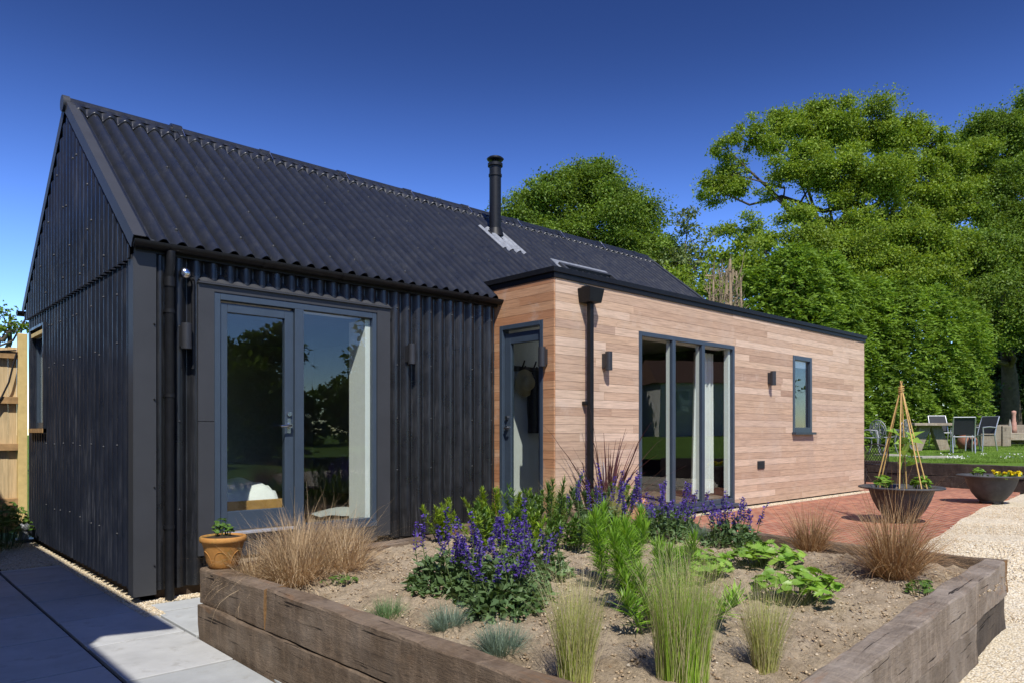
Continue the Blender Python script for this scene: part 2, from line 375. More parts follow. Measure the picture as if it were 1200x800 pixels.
M['euph'] = leafmat('spurge_leaf', [(.14,.29,.025),(.20,.38,.035),(.27,.45,.05)], .32, .45, .4)
M['euphy'] = leafmat('yellow_spurge', [(.20,.30,.02),(.28,.38,.03),(.16,.28,.03)], .35, .45, .4)
M['sage'] = leafmat('sage_leaf', [(.065,.12,.045),(.10,.17,.06),(.135,.21,.085)], .25, .5, .35)
M['violet'] = leafmat('violet_flower', [(.075,.035,.24),(.11,.06,.37),(.16,.10,.47),(.05,.035,.12)], .25, .5, .3, (1.1,1,1.2))
M['stem'] = plain('plant_stem', (.09,.13,.04), .6, 0, .3, .2)
M['lime'] = leafmat('lime_leaf', [(.20,.32,.03),(.28,.40,.04),(.16,.28,.03)], .35, .45, .4)
M['straw'] = leafmat('strawberry_leaf', [(.14,.28,.03),(.20,.36,.045),(.27,.42,.07)], .3, .42, .45)
M['cordy'] = leafmat('cordyline_leaf', [(.045,.014,.020),(.075,.022,.03),(.10,.035,.04),(.035,.015,.018)], .15, .4, .5, (1.5,.7,.7))
M['yellow'] = leafmat('yellow_petal', [(.72,.55,.01),(.80,.65,.02)], .2, .5, .3, (1,1,.8))
M['petalwhite'] = leafmat('white_petal', [(.78,.78,.72),(.7,.7,.66)], .2, .5, .3, (1,1,1))
M['bud'] = plain('window_blind', (.62,.63,.6), .8, 0, .3, .05)
M['hat'] = plain('straw_hat', (.45,.36,.2), .9, 0, .2, .2)

# ------------------------------------------------------------------ setting: ground
def sst(t): t = min(1, max(0, t)); return t*t*(3-2*t)
PAT = .31
def ground_sheet(name, pts, z, mat, label, dens=None):
    mb = MB(); mb.add([(x, y, z) for x, y in pts], [tuple(range(len(pts)))]); o = mb.build(name, mat); return tag(o, label, None, None, 'structure')
# broad base of grass all the way to the horizon (a big ring with a lowered centre)
o = MB(); o.add([(-600,-600,-.06),(600,-600,-.06),(600,600,-.06),(-600,600,-.06)], [(0,1,2,3)])
tag(o.build('ground', M['lawn']), 'grassy ground stretching around the house to the horizon', kind='structure')
# raised lawn
ret0, ret1 = Vector((15.25,.9)), Vector((13.2,-6.2))
def lawn_z(x, y):
    t = math.hypot(x-14.5, y+1)
    return .745 + .028*max(0, x-14.8) if x < 26 else .745+.028*11.2+.012*(x-26)
mb = MB(); nx, ny = 40, 24
P_ = []
for i in range(nx+1):
    for j in range(ny+1):
        y = -34 + 50*j/ny
        xs = ret1.x + (ret0.x-ret1.x)*(y-ret1.y)/(ret0.y-ret1.y) + .08
        xs = max(xs, 11.8) if y < -6.2 else xs
        if y > 1: xs = 15.3
        x = xs + (90-xs)*(i/nx)**1.6
        P_.append((x, y, lawn_z(x, y) + .03*math.sin(x*.9)*math.cos(y*.7)))
mb.add(P_, [(i*(ny+1)+j, (i+1)*(ny+1)+j, (i+1)*(ny+1)+j+1, i*(ny+1)+j+1) for i in range(nx) for j in range(ny)], 0, True)
tag(mb.build('lawn', M['lawn']), 'mown raised lawn beyond the dark sleeper wall', kind='structure')
# paving slabs with real joints
mb = MB(); sub = MB()
sub.add([(-4,-9,-.022),(.62,-9,-.022),(.62,2.46,-.022),(-4,2.46,-.022)], [(0,1,2,3)])
tag(sub.build('paving_bed', M['joint']), 'sandy joints under the grey paving slabs', kind='structure')
def slab(x0, x1, y0, y1):
    g = .012; r = random.uniform(-.0015, .0015)
    mb.box(x0+g, x1-g, y0+g, y1-g, -.04, r)
XJ = [.6, -.02, -.65, -1.28, -1.91, -2.54, -3.17]
for c_ in range(len(XJ)-1):
    off = [-.46+.87, .58, .12, .58, .12, .58][c_]
    for k in range(-12, 5):
        y0 = off + k*.87 - (.0 if c_ != 0 else .87); y1 = y0 + .87
        if y0 > 2.4: continue
        y1 = min(y1, 2.44)
        if c_ == 0:
            y1 = min(y1, -.14)
            if y1-y0 < .1: continue
        if XJ[c_+1] > -.7 and XJ[c_] < .0 and False: pass
        slab(XJ[c_+1], min(XJ[c_], -.065) if (c_ == 1 and y0 > -.6) else XJ[c_], y0, y1)
tag(mb.build('paving', M['slab'], bevel=.004), 'grey stone paving slabs beside the black gable', kind='structure')
# gravel margins along the walls
mb = MB(); mb.box(-.62, .0, 2.45, 4.7, -.05, .012); mb.box(-.12, .03, -.55, 2.45, -.05, .004); mb.box(.03, .62, -.14, .02, -.05, .006)
tag(mb.build('gravel_margin', M['gravel']), 'narrow gravel margin along the foot of the black walls', kind='structure')
# brick patio (raised) and pale strip under the wall
pat = [(3.94,-.96),(3.94,-1.15),(4.45,-1.15),(4.52,-3.6),(5.6,-3.98),(6.9,-3.9),(8.6,-3.62),(10.6,-3.36),(13.4,-3.2),(14.15,-3.05),(14.6,-1.6),(15.2,.4),(15.2,6),(12.4,6),(12.4,-.95)]
mb = MB(); n_ = len(pat)
mb.add([(x,y,PAT) for x,y in pat], [tuple(range(n_))])
mb.add([(x,y,PAT) for x,y in pat]+[(x,y,-.05) for x,y in pat], [(i,(i+1)%n_,n_+(i+1)%n_,n_+i) for i in range(n_)])
tag(mb.build('patio', M['brick']), 'red brick patio in front of the timber wing', kind='structure')
mb = MB(); mb.box(4.0, 12.32, -1.17, -.96, PAT-.04, PAT+.006)
tag(mb.build('gravel_strip', M['gravel']), 'pale gravel strip at the foot of the timber wall', kind='structure')
mb = MB(); mb.box(.62, 3.93, -1.5, -.0, -.05, .27); tag(mb.build('path', M['soil']), 'strip of bare soil between the bed and the barn door', kind='structure')
# gravel yard : terrain from z=0 beside the bed to the patio level
def grav_z(x, y):
    return -.005 + (PAT-.006)*sst((x-4.6)/2.0 + max(-.6, min(0, (y+4.0)*.22)))
mb = MB(); nx, ny = 60, 40; P_ = []
for i in range(nx+1):
    for j in range(ny+1):
        x = -.35 + 16.4*i/nx; y = -13 + 10.4*j/ny
        # upper boundary follows patio edge
        ytop = np.interp(x, [-.4, 4.44, 4.52, 5.6, 6.9, 8.6, 10.6, 13.4, 16.5], [-5.2, -5.0, -3.58, -3.97, -3.89, -3.61, -3.35, -3.19, -3.0])
        y = -13 + (ytop+.012+13)*(j/ny)
        P_.append((x, y, grav_z(x, y) + .012*math.sin(3.1*x+1.7*y)*math.sin(2.3*y-x)))
mb.add(P_, [(i*(ny+1)+j, (i+1)*(ny+1)+j, (i+1)*(ny+1)+j+1, i*(ny+1)+j+1) for i in range(nx) for j in range(ny)], 0, True)
tag(mb.build('gravel_yard', M['gravel']), 'pale cream gravel yard in front of the brick patio', kind='structure')
# loose pebbles, uncountable
OCT = np.array([(1,0,0),(0,1,0),(-1,0,0),(0,-1,0),(0,0,1),(0,0,-1)], float)
OF = np.array([(0,1,4),(1,2,4),(2,3,4),(3,0,4),(1,0,5),(2,1,5),(3,2,5),(0,3,5)])
def stones(name, pts, smin, smax, mat, flat=.6):
    n = len(pts); s = RNG.uniform(smin, smax, (n,1,1))*np.array([1,1,flat])*RNG.uniform(.6,1.35,(n,6,1))
    a = RNG.uniform(0, 6.28, n); ca, sa = np.cos(a), np.sin(a)
    V = OCT[None]*s; x = V[:,:,0]*ca[:,None]-V[:,:,1]*sa[:,None]; y = V[:,:,0]*sa[:,None]+V[:,:,1]*ca[:,None]
    V = np.stack([x, y, V[:,:,2]], -1) + pts[:,None,:]
    F = (OF[None]+6*np.arange(n)[:,None,None]).reshape(-1,3)
    return npmesh(name, V, F, mat, smooth=True)
n_ = 46000; xs = RNG.uniform(4.3, 11, n_); ys = RNG.uniform(-8.5, -3.4, n_)
yt = np.interp(xs, [4.44, 4.52, 5.6, 6.9, 8.6, 10.6, 13.4], [-5.0, -3.58, -3.97, -3.89, -3.61, -3.35, -3.19]) - .03
k_ = (ys < yt + RNG.normal(0,.03,n_)) & ~((xs < 4.52) & (ys > -5.3)); xs, ys = xs[k_], ys[k_]
zs = np.array([grav_z(a, b) for a, b in zip(xs, ys)])
tag(stones('gravel_stones', np.stack([xs, ys, zs+.004], 1), .004, .0105, M['pebble']), 'loose pale pebbles lying over the gravel yard', 'gravel', None, 'stuff')
n_ = 3500; xs = np.concatenate([RNG.uniform(-.6,-.02,1800), RNG.uniform(-.11,.03,900), RNG.uniform(4.1,12.3,2200), RNG.uniform(.03,.6,400)])
ys = np.concatenate([RNG.uniform(2.47,4.6,1800), RNG.uniform(-.5,2.45,900), RNG.uniform(-1.17,-1.02,2200), RNG.uniform(-.13,.0,400)])
zs = np.concatenate([np.full(1800,.014), np.full(900,.006), np.full(2200,PAT+.008), np.full(400,.008)])
tag(stones('wall_pebbles', np.stack([xs, ys, zs], 1), .004, .011, M['pebble']), 'loose pebbles in the gravel margins along the house walls', 'gravel', None, 'stuff')

# ------------------------------------------------------------------ the house
house = thing('house', 'single storey house with a black corrugated barn and a flat roofed timber wing', 'house')
PITCH, AMP = .1467, .030
def cprof(u, pitch=.1467): return AMP*(2*abs(math.cos(math.pi*u/pitch))**.95-1)
def corr(mb, fn, u0, u1, lo, hi, amp=AMP, pitch=PITCH, th=.007, mi=0, n0=0.0, per=18, rows=1):
    k = max(2, int(round((u1-u0)/pitch*per))); U = [u0+(u1-u0)*i/k for i in range(k+1)]
    lo_ = lo if callable(lo) else (lambda u: lo); hi_ = hi if callable(hi) else (lambda u: hi)
    def prof(u): 
        return cprof(u, pitch)*amp/AMP
    for side in (0, 1):
        vs = []
        for u in U:
            n = n0 + prof(u) - (th if side else 0)
            for r in range(rows+1):
                w_ = lo_(u)+(hi_(u)-lo_(u))*r/rows; vs.append(fn(u, w_, n))
        R_ = rows+1
        fs = [(i*R_+r, (i+1)*R_+r, (i+1)*R_+r+1, i*R_+r+1) for i in range(k) for r in range(rows)]
        if side: fs = [f[::-1] for f in fs]
        mb.add(vs, fs, mi, True)
    for e in (lo_, hi_):
        vs = []
        for u in U: n = n0+prof(u); vs += [fn(u, e(u), n), fn(u, e(u), n-th)]
        mb.add(vs, [(2*i, 2*i+1, 2*i+3, 2*i+2) for i in range(k)], mi)
def bolt(mb, p, nrm, r=.0085, mi=1):
    n = Vector(nrm).normalized(); p = Vector(p); mb.tube([p-n*.004, p+n*.006, p+n*.012], [r*1.3, r*1.2, r*.5], 7, mi)
fw = lambda u, w_, n: (u, -.03-n, w_)
gw = lambda u, w_, n: (-.03-n, u, w_)
# front cladding
mb = MB()
corr(mb, fw, .10, .45, .09, 3.02); corr(mb, fw, 2.38, 3.93, .30, 3.02); corr(mb, fw, .45, 2.38, 2.70, 3.02); corr(mb, fw, .45, 2.38, .09, .46)
for z in (1.02, 1.55, 2.12, 2.72):
    for k in (17, 18, 20, 22, 24, 26):
        u = k*PITCH
        if 2.42 < u < 3.9 and not (k in (18,22) and z < 2.7): bolt(mb, (u, -.056, z+random.uniform(-.01,.01)), (0,-1,0))
for z in (.75, 1.5, 2.3): bolt(mb, (2*PITCH, -.056, z), (0,-1,0))
mb.build('front_cladding', [M['wall'], M['bolt']], house)
# structural core: keeps light out behind the cladding
mb = MB()
mb.box(.02, .44, .0, .05, .1, 2.95); mb.box(2.39, 3.93, .0, .05, .1, 2.95); mb.box(.44, 2.39, .0, .05, 2.68, 2.95); mb.box(.44, 2.39, .0, .05, .1, .49)
mb.box(.0, .05, .06, 3.44, .1, 3.0); mb.box(.0, .05, 4.24, 4.5, .1, 2.95); mb.box(.0, .05, 3.44, 4.24, .1, 1.42); mb.box(.0, .05, 3.44, 4.24, 2.64, 3.0)
mb.box(.0, 9.9, 4.45, 4.5, .0, 3.0); mb.box(9.85, 9.9, .3, 4.45, .1, 3.0)
def gz(y): return 2.925+.789*min(y+.05, 4.55-y)
mb.add([(.01,0,2.99),(.01,4.5,2.99),(.01,2.25,4.72)], [(0,2,1)]); mb.add([(9.88,0,2.95),(9.88,4.5,2.95),(9.88,2.25,4.72)], [(0,1,2)])
mb.build('inner_wall', M['cushion'], house)
mb = MB(); mb.box(.03, 3.9, .02, .10, -.08, .36); mb.box(.03, .12, .02, 4.48, -.08, .14)
mb.build('plinth', M['brown'], house)
# gable cladding
mb = MB()
corr(mb, gw, .06, 3.46, .10, 2.90); corr(mb, gw, 4.22, 4.52, .10, 2.90); corr(mb, gw, 3.46, 4.22, .10, 1.40); corr(mb, gw, 3.46, 4.22, 2.66, 2.90)
for z in (.55, 1.30, 2.15, 2.62):
    for k in (3, 6, 8, 12, 14, 17, 20, 22):
        y = k*PITCH
        if y < 3.4 or z < 1.2: bolt(mb, (-.058, y + random.choice((0, .0, PITCH)), z + random.uniform(-.03,.03)), (-1,0,0))
mb.build('gable_cladding', [M['gable'], M['bolt']], house)
mb = MB()
corr(mb, gw, -.02, 4.54, 2.83, lambda y: max(2.86, gz(y)-.02), n0=.034)
for z, ks in ((3.0, (5,10,11,16,22)), (3.35,(8,9,14,19,24)), (3.75,(9,15,16,21)), (4.2,(12,13,18))):
    for k in ks:
        y = k*PITCH
        if gz(y) > z+.1: bolt(mb, (-.092, y, z+random.uniform(-.05,.05)), (-1,0,0), .011)
mb.build('gable_cladding', [M['gable'], M['bolt']], house)
# corner flashing: two plates meeting at the corner
mb = MB(); mb.box(-.066, .105, -.072, -.066, .06, 1.62); mb.box(-.066, .105, -.070, -.064, 1.60, 3.0); mb.box(-.072, -.0665, -.072, .065, .06, 2.86)
mb.box(.099, .105, -.064, -.02, .06, 3.0)
for z in (.3, .95, 1.68, 2.3): bolt(mb, (.09, -.073, z), (0,-1,0), .006, 1)
mb.build('corner_flashing', [M['flash'], M['blackpaint']], house)
# roof
SL = math.atan(.789); CS, SN = math.cos(SL), math.sin(SL); LEN = 2.37/CS
E0 = (-.12, 2.96)
rf = lambda u, s_, n: (u, E0[0]+s_*CS-n*SN, E0[1]+s_*SN+n*CS)
rb = lambda u, s_, n: (u, 4.62-s_*CS+n*SN, E0[1]+s_*SN+n*CS)
mb = MB(); x = -.04; k = 0
while x < 9.85:
    x1 = min(x+PITCH*7, 9.9); corr(mb, rf, x, min(x1+.07, 9.9), 0, LEN-.02, n0=.010+.005*(k % 2), th=.008, amp=.041); x = x1; k += 1
for s_ in (.25, 1.0, 1.75, 2.4):
    for k in range(2, 66, 2):
        if random.random() < .55: continue
        p = rf(k*PITCH, s_+random.uniform(-.05,.05), .054)
        bolt(mb, p, (0,-SN,CS), .011)
mb.build('roof', [M['roof'], M['bolt']], house)
mb = MB(); corr(mb, rb, -.04, 9.9, 0, LEN-.02, per=8, amp=.041); mb.build('roof', M['roof'], house)
# ridge cap with scalloped wings and collars
mb = MB()
for x in np.arange(-.05, 9.9, 1.05):
    x1 = min(x+1.05, 9.9)
    for f in (rf, rb):
        k_ = int((x1-x)/PITCH*12); vs = []
        for i in range(k_+1):
            u = x+(x1-.008-x)*i/k_; c = cprof(u)
            for r_, (w_, am, n_) in enumerate(((LEN-.215,1,.0),(LEN-.215,1,.016),(LEN-.19,.95,.018),(LEN-.15,.62,.026),(LEN-.11,.25,.036),(LEN-.03,.0,.050))):
                vs.append(f(u, w_, c*1.36*am+n_+.014+.004*(int(x*10) % 2)))
        mb.add(vs, [(i*6+r_, (i+1)*6+r_, (i+1)*6+r_+1, i*6+r_+1) for i in range(k_) for r_ in range(5)], 0, True)
mb.tube([(-.06,2.25,4.845),(9.92,2.25,4.845)], .068, 14)
for f, sgn in ((rf,1),(rb,-1)):
    a = f(-.06, LEN-.10, .060); b = f(9.92, LEN-.10, .060); mb.quad(a, b, (9.92,2.25,4.87), (-.06,2.25,4.87))
for x in (1.02, 2.07, 3.14, 4.2, 5.27, 6.32, 7.35, 8.43, 9.5): mb.tube([(x-.07,2.25,4.847),(x+.04,2.25,4.847)], .078 if x > 1.1 else .09, 14)
mb.build('ridge_cap', M['roof'], house)
for x in (1.06, 2.11, 3.18, 4.24, 5.31, 6.36, 7.39, 8.47):
    mb = MB(); p = rf(x, LEN-.17, .056); q_ = rf(x, LEN-.06, .075); mb.tube([p, q_, (x, 2.20, 4.915)], .006, 5)
    mb.build('ridge_clip', M['steel'], house)
# verge trim on both gable ends
for f in (rf, rb):
    for x0, x1 in ((-.10, -.005), (9.88, 9.97)):
        mb = MB(); a = [f(x0,-.03,.058), f(x1,-.03,.058), f(x1,LEN+.0,.058), f(x0,LEN+.0,.058)]; b = [f(x0,-.03,.052), f(x1,-.03,.052), f(x1,LEN,.052), f(x0,LEN,.052)]
        mb.hexa(b+a)
        xe = x0 if x0 < 0 else x1-.006
        a = [f(xe,-.03,-.055), f(xe+.006,-.03,-.055), f(xe+.006,LEN+.02,-.055), f(xe,LEN+.02,-.055)]; b = [f(xe,-.03,.0515), f(xe+.006,-.03,.0515), f(xe+.006,LEN,.0515), f(xe,LEN,.0515)]
        mb.hexa(a+b)
        mb.build('verge_trim', M['flash'], house)
mb = MB(); mb.tube([(-.125,2.25,4.84),(-.06,2.25,4.84)], .085, 12); mb.build('ridge_end', M['flash'], house)
# gutters (half round) and fascia
def gutter(yc, zc, x0, x1, r=.062):
    mb = MB(); n = 10
    for rr, fl in ((r, False), (r-.006, True)):
        vs = [(x, yc+rr*math.cos(math.pi+math.pi*j/n), zc+rr*math.sin(math.pi+math.pi*j/n)) for x in (x0, x1) for j in range(n+1)]
        mb.add(vs, [(j, j+1, n+2+j, n+1+j) for j in range(n)], 0, True)
    for x in (x0, x1):
        mb.add([(x, yc+r*math.cos(math.pi+math.pi*j/n), zc+r*math.sin(math.pi+math.pi*j/n)) for j in range(n+1)], [tuple(range(n+1))])
    for x in np.arange(x0+.3, x1, .8):
        vs = [(xx, yc+(r+.007)*math.cos(math.pi+math.pi*j/n), zc+(r+.007)*math.sin(math.pi+math.pi*j/n)) for xx in (x-.02, x+.02) for j in range(n+1)]
        mb.add(vs, [(j, j+1, n+2+j, n+1+j) for j in range(n)], 0, True)
    return mb
gutter(-.13, 2.96, -.09, 3.97, .055).build('gutter', M['blackpaint'], house)
gutter(4.64, 2.955, -.16, 9.95).build('gutter', M['blackpaint'], house)
mb = MB(); mb.box(-.05, 3.93, -.078, -.06, 2.885, 2.985); mb.build('fascia', M['blackpaint'], house)
mb = MB(); mb.tube([(.20,-.14,2.91),(.20,-.14,2.82),(.20,-.105,2.72),(.20,-.105,.0)], .037, 12); mb.tube([(.20,-.105,2.62),(.20,-.105,2.70)], .045, 12)
for z in (.6, 1.7, 2.4): mb.tube([(.20,-.105,z),(.20,-.105,z+.03)], .043, 12); mb.box(.16,.24,-.10,-.03,z+.004,z+.026)
mb.build('downpipe', M['blackpaint'], house)
# security sensor dome and conduit
mb = MB(); mb.lathe([(.0,-.05),(.03,-.045),(.045,-.02),(.045,.01),(.03,.035),(.0,.045)], 14, (.315,-.13,2.75)); mb.tube([(.315,-.05,2.765),(.315,-.11,2.765)], .02, 8)
mb.build('security_sensor', M['steel'], house)
mb = MB(); mb.tube([(.40,-.075,2.70),(.40,-.075,1.95)], .016, 8); mb.tube([(.40,-.075,2.70),(.40,-.03,2.73)], .016, 8); mb.build('cable_conduit', M['blackpaint'], house)
# wall lamps: up/down cylinder on a bracket
def wall_lamp(x, y, z, nx_, ny_):
    c = Vector((x, y, z)); n = Vector((nx_, ny_, 0)); t = Vector((-ny_, nx_, 0)); o = c+n*.075
    mb = MB(); r = .042; h = .105
    mb.tube([o-Vector((0,0,h)), o+Vector((0,0,h))], r, 20); 
    mb.tube([o-Vector((0,0,h+.004)), o-Vector((0,0,h-.02))], r*1.03, 20)
    for s_ in (0,):
        a = c+t*.035; b = c-t*.035
        mb.hexa([p+Vector((0,0,dz))+n*k for dz in (-.085,.085) for p, k in ((a,.0),(b,.0),(b,.05),(a,.05))])
    return mb.build('wall_lamp', M['lamp'], house)
wall_lamp(.325, -.06, 2.22, 0, -1); wall_lamp(2.63, -.06, 2.24, 0, -1)
wall_lamp(3.92, -.87, 2.24, -1, 0); wall_lamp(4.74, -1.0, 2.24, 0, -1); wall_lamp(8.65, -1.0, 2.24, 0, -1)
# french window : surround flashing, frame, leaf, panes
mb = MB(); D0 = -.085
mb.box(.44, .578, D0, -.02, .34, 1.50); mb.box(.44, .578, D0+.002, -.02, 1.505, 2.69); mb.box(2.235, 2.39, D0, -.02, .34, 2.69); mb.box(.578, 2.235, D0+.003, -.02, 2.632, 2.69); mb.box(.436, 2.394, D0-.022, -.02, 2.6905, 2.705)
mb.box(.578, 2.235, D0+.004, -.02, .30, .44)
mb.build('window_surround', M['flash'], house)
mb = MB(); vs = []; k_ = 160
for i in range(k_+1):
    u = .45+1.93*i/k_; n_ = cprof(u)
    vs += [(u, -.108, 2.706), (u, -.085, 2.722), (u, -.034-n_, 2.725+.085*(1-(n_+AMP)/(2*AMP)))]
mb.add(vs, [(3*i+r_, 3*i+3+r_, 3*i+4+r_, 3*i+1+r_) for i in range(k_) for r_ in range(2)], 0, True)
mb.build('head_flashing', M['headlead'], house)
fd = thing('french_window', None, None); fd.parent = house
mb = MB()
mb.box(.58,.635,-.075,.03,.45,2.63); mb.box(2.185,2.233,-.075,-.02,.45,2.63); mb.box(.635,2.185,-.075,.0,2.57,2.63); mb.box(1.335,1.425,-.078,.03,.45,2.57)
mb.box(.58,2.233,-.085,.03,.445,.50); mb.box(1.425,2.185,-.07,.03,.5005,.535)
mb.build('window_frame', M['frame'], fd, bevel=.004)
mb = MB(); mb.box(.64,.705,-.05,.01,.53,2.55); mb.box(1.245,1.333,-.05,.01,.53,2.55); mb.box(.705,1.245,-.05,.01,2.47,2.55); mb.box(.705,1.245,-.05,.01,.53,.70)
lf = mb.build('door_leaf', M['frame'], fd, bevel=.004)
mb = MB(); mb.box(.705,1.245,-.022,-.016,.70,2.47); mb.build('pane', M['glass'], lf)
mb = MB(); mb.box(1.426,2.184,-.032,-.026,.536,2.569); mb.build('pane', M['glass'], fd)
mb = MB(); mb.tube([(1.285,-.05,1.47),(1.285,-.085,1.47)], .024, 14); mb.tube([(1.285,-.08,1.47),(1.285,-.105,1.47),(1.18,-.108,1.465)], .010, 8); mb.box(1.268,1.302,-.054,-.05,1.40,1.54)
mb.build('handle', M['steel'], lf)
mb = MB(); mb.tube([(1.285,-.05,1.58),(1.285,-.07,1.58)], .022, 14); mb.build('lock', M['steel'], lf)
mb = MB(); mb.box(.66,1.33,-.13,-.055,.5005,.525); mb.build('door_sill', M['alu'], fd, bevel=.004)
# gable window
gwn = thing('gable_window', None, None); gwn.parent = house
mb = MB(); mb.box(-.02,.04,3.46,3.52,1.46,2.62); mb.box(-.02,.04,4.16,4.22,1.46,2.62); mb.box(-.02,.04,3.52,4.16,2.56,2.62); mb.box(-.02,.04,3.52,4.16,1.46,1.53)
mb.build('window_frame', M['frame'], gwn)
mb = MB(); mb.box(-.085,.04,3.42,3.458,1.40,2.66); mb.box(-.085,.04,4.222,4.26,1.40,2.66); mb.box(-.085,.04,3.42,4.26,2.6605,2.69); mb.build('window_surround', M['gable'], gwn)
mb = MB(); mb.box(.008,.014,3.52,4.16,1.53,2.56); mb.build('pane', M['glass'], gwn)
mb = MB(); mb.box(-.075,-.021,3.459,3.50,1.456,2.62); mb.box(-.075,-.021,3.501,4.20,2.575,2.62); mb.build('timber_bead', M['post'], gwn)
mb = MB(); mb.box(.02,.30,4.10,4.16,1.53,2.56); mb.box(.02,.30,3.52,4.10,2.50,2.56); mb.build('window_lining', M['white'], gwn)
mb = MB(); mb.box(-.095,.0,3.42,4.26,1.405,1.455); mb.build('window_sill', M['rail'], gwn)
# flue
mb = MB(); fx, fy, fz = 5.36, 1.62, 4.34
mb.tube([(fx,fy,fz-.1),(fx,fy,5.40)], .088, 20); mb.tube([(fx,fy,fz-.02),(fx,fy,fz+.10)], [.135,.10], 20); mb.tube([(fx,fy,5.22),(fx,fy,5.25)], .10, 20); mb.tube([(fx,fy,5.37),(fx,fy,5.41)], .112, 20)
fp = mb.build('flue_pipe', M['blackpaint'], house)
mb = MB(); mb.tube([(fx,fy,5.40),(fx,fy,5.47)], .05, 12); mb.lathe([(.0,.0),(.115,.0),(.13,.02),(.10,.045),(.0,.06)], 20, (fx,fy,5.46)); mb.build('flue_cowl', M['blackpaint'], fp)
mb = MB(); corr(mb, rf, 5.10, 5.55, 1.66, 2.36, n0=.026, th=.004, amp=.041); mb.build('flue_flashing', M['lead'], house)
mb = MB(); pts = []
for k in range(24): pts.append((fx+.115*math.cos(.26*k), fy-.02+.115*math.sin(.26*k), fz+.0-.1*math.sin(-.26*k)))
for i in range(3): mb.tube([(px, py, pz-.02*i+.02) for px, py, pz in pts], .016, 6)
mb.build('flue_seal', M['cushion'], house)
# rooflight
mb = MB()
def rbox(mb, u0, u1, s0, s1, n0, n1, mi=0):
    mb.hexa([rf(u0,s0,n0),rf(u1,s0,n0),rf(u1,s1,n0),rf(u0,s1,n0),rf(u0,s0,n1),rf(u1,s0,n1),rf(u1,s1,n1),rf(u0,s1,n1)], mi)
U0, U1, S0, S1 = 6.15, 7.25, .90, 1.44
rbox(mb, U0-.10, U1+.10, S1+.06, S1+.22, .046, .056); rbox(mb, U0-.14, U0-.06, S0-.1, S1+.06, .046, .054); rbox(mb, U1+.06, U1+.14, S0-.1, S1+.06, .046, .054)
mb.build('rooflight_flashing', M['lead'], house)
rl = MB(); rbox(rl, U0-.06, U0, S0, S1+.06, .0, .09); rbox(rl, U1, U1+.06, S0, S1+.06, .0, .09); rbox(rl, U0, U1, S1, S1+.06, .0, .09); rbox(rl, U0, U1, S0-.06, S0, .0, .09)
ro = rl.build('rooflight', M['flash'], house); mb = MB(); rbox(mb, U0, U1, S0, S1, .030, .035); mb.build('pane', M['glass'], ro)
# ---- timber wing : boards clipped round the openings
XE, YE, XR, ZB, ZT = 3.92, -1.0, 12.28, .34, 3.15
def boards(mb, a0, a1, z0, z1, holes, put, h=.0965, gap=.0028, seed=1):
    rg = random.Random(seed); z = z0; 
    while z < z1-.02:
        zt = min(z+h, z1)
        cuts = [a0]; a = a0 + rg.uniform(.3, 2.4)
        while a < a1-.3: cuts.append(a); a += rg.choice((1.5,2.1,2.7,3.3,3.9,4.2,1.2))
        cuts.append(a1)
        segs = []
        for p, q_ in zip(cuts[:-1], cuts[1:]):
            ivs = [(p+.0008, q_-.0008)]
            for (h0, h1, hz0, hz1) in holes:
                if zt <= hz0+.001 or z >= hz1-.001: continue
                # row partly covered keeps clear of the opening
                nv = []
                for s_, e_ in ivs:
                    if e_ <= h0 or s_ >= h1: nv.append((s_, e_)); continue
                    if s_ < h0: nv.append((s_, h0))
                    if e_ > h1: nv.append((h1, e_))
                ivs = nv
            segs += [v for v in ivs if v[1]-v[0] > .004]
        for s_, e_ in segs: put(mb, s_, e_, z, zt-gap, rg.uniform(0, .0025))
        z = zt
def snap(z): return ZB + round((z-ZB)/.0965)*.0965
HD = (5.405, 7.645, ZB, snap(2.64)); HW = (9.435, 10.105, snap(1.38), snap(2.65))
mb = MB()
boards(mb, XE+.002, XR, ZB, ZT, [HD, HW], lambda m, s_, e_, z, zt, r: m.box(s_, e_, YE-.0-r, YE+.02, z, zt), seed=5)
for hz in (0,):
    pass
mb.build('timber_cladding', M['cedar'], house)
HS = (-.835, -.115, ZB, snap(2.64))
mb = MB()
boards(mb, YE-.001, .02, ZB, ZT, [HS], lambda m, s_, e_, z, zt, r: m.box(XE-.020-r, XE, s_, e_, z, zt), seed=8)
mb.build('timber_cladding', M['cedarside'], house)
mb = MB(); boards(mb, YE+.022, 3.4, ZB, ZT, [], lambda m, s_, e_, z, zt, r: m.box(XR-.0, XR+.02+r, s_, e_, z, zt), seed=9)
mb.build('timber_cladding', M['cedar'], house)
# wing backing wall with openings + white reveals
mb = MB(); y0, y1 = YE+.021, YE+.05
for (a, b, c_, e_) in ((XE+.002,HD[0],.38,3.1),(HD[1],HW[0],.38,3.1),(HW[1],XR-.002,.38,3.1),(HD[0],HD[1],HD[3],3.1),(HW[0],HW[1],.38,HW[2]),(HW[0],HW[1],HW[3],3.1)): mb.box(a,b,y0,y1,c_,e_)
x0, x1 = XE+.001, XE+.05
for (a, b, c_, e_) in ((YE+.05,HS[0],.38,3.1),(HS[1],.05,.38,3.1),(HS[0],HS[1],HS[3],3.1)): mb.box(x0,x1,a,b,c_,e_)
mb.box(XR-.05, XR-.001, YE+.05, 3.4, .38, 3.1); mb.box(9.9, XR, 3.4, 3.45, .2, 3.1); mb.box(XE+.08, XR-.05, YE+.06, YE+.1, PAT-.2, .36)
mb.build('inner_wall', M['cushion'], house)
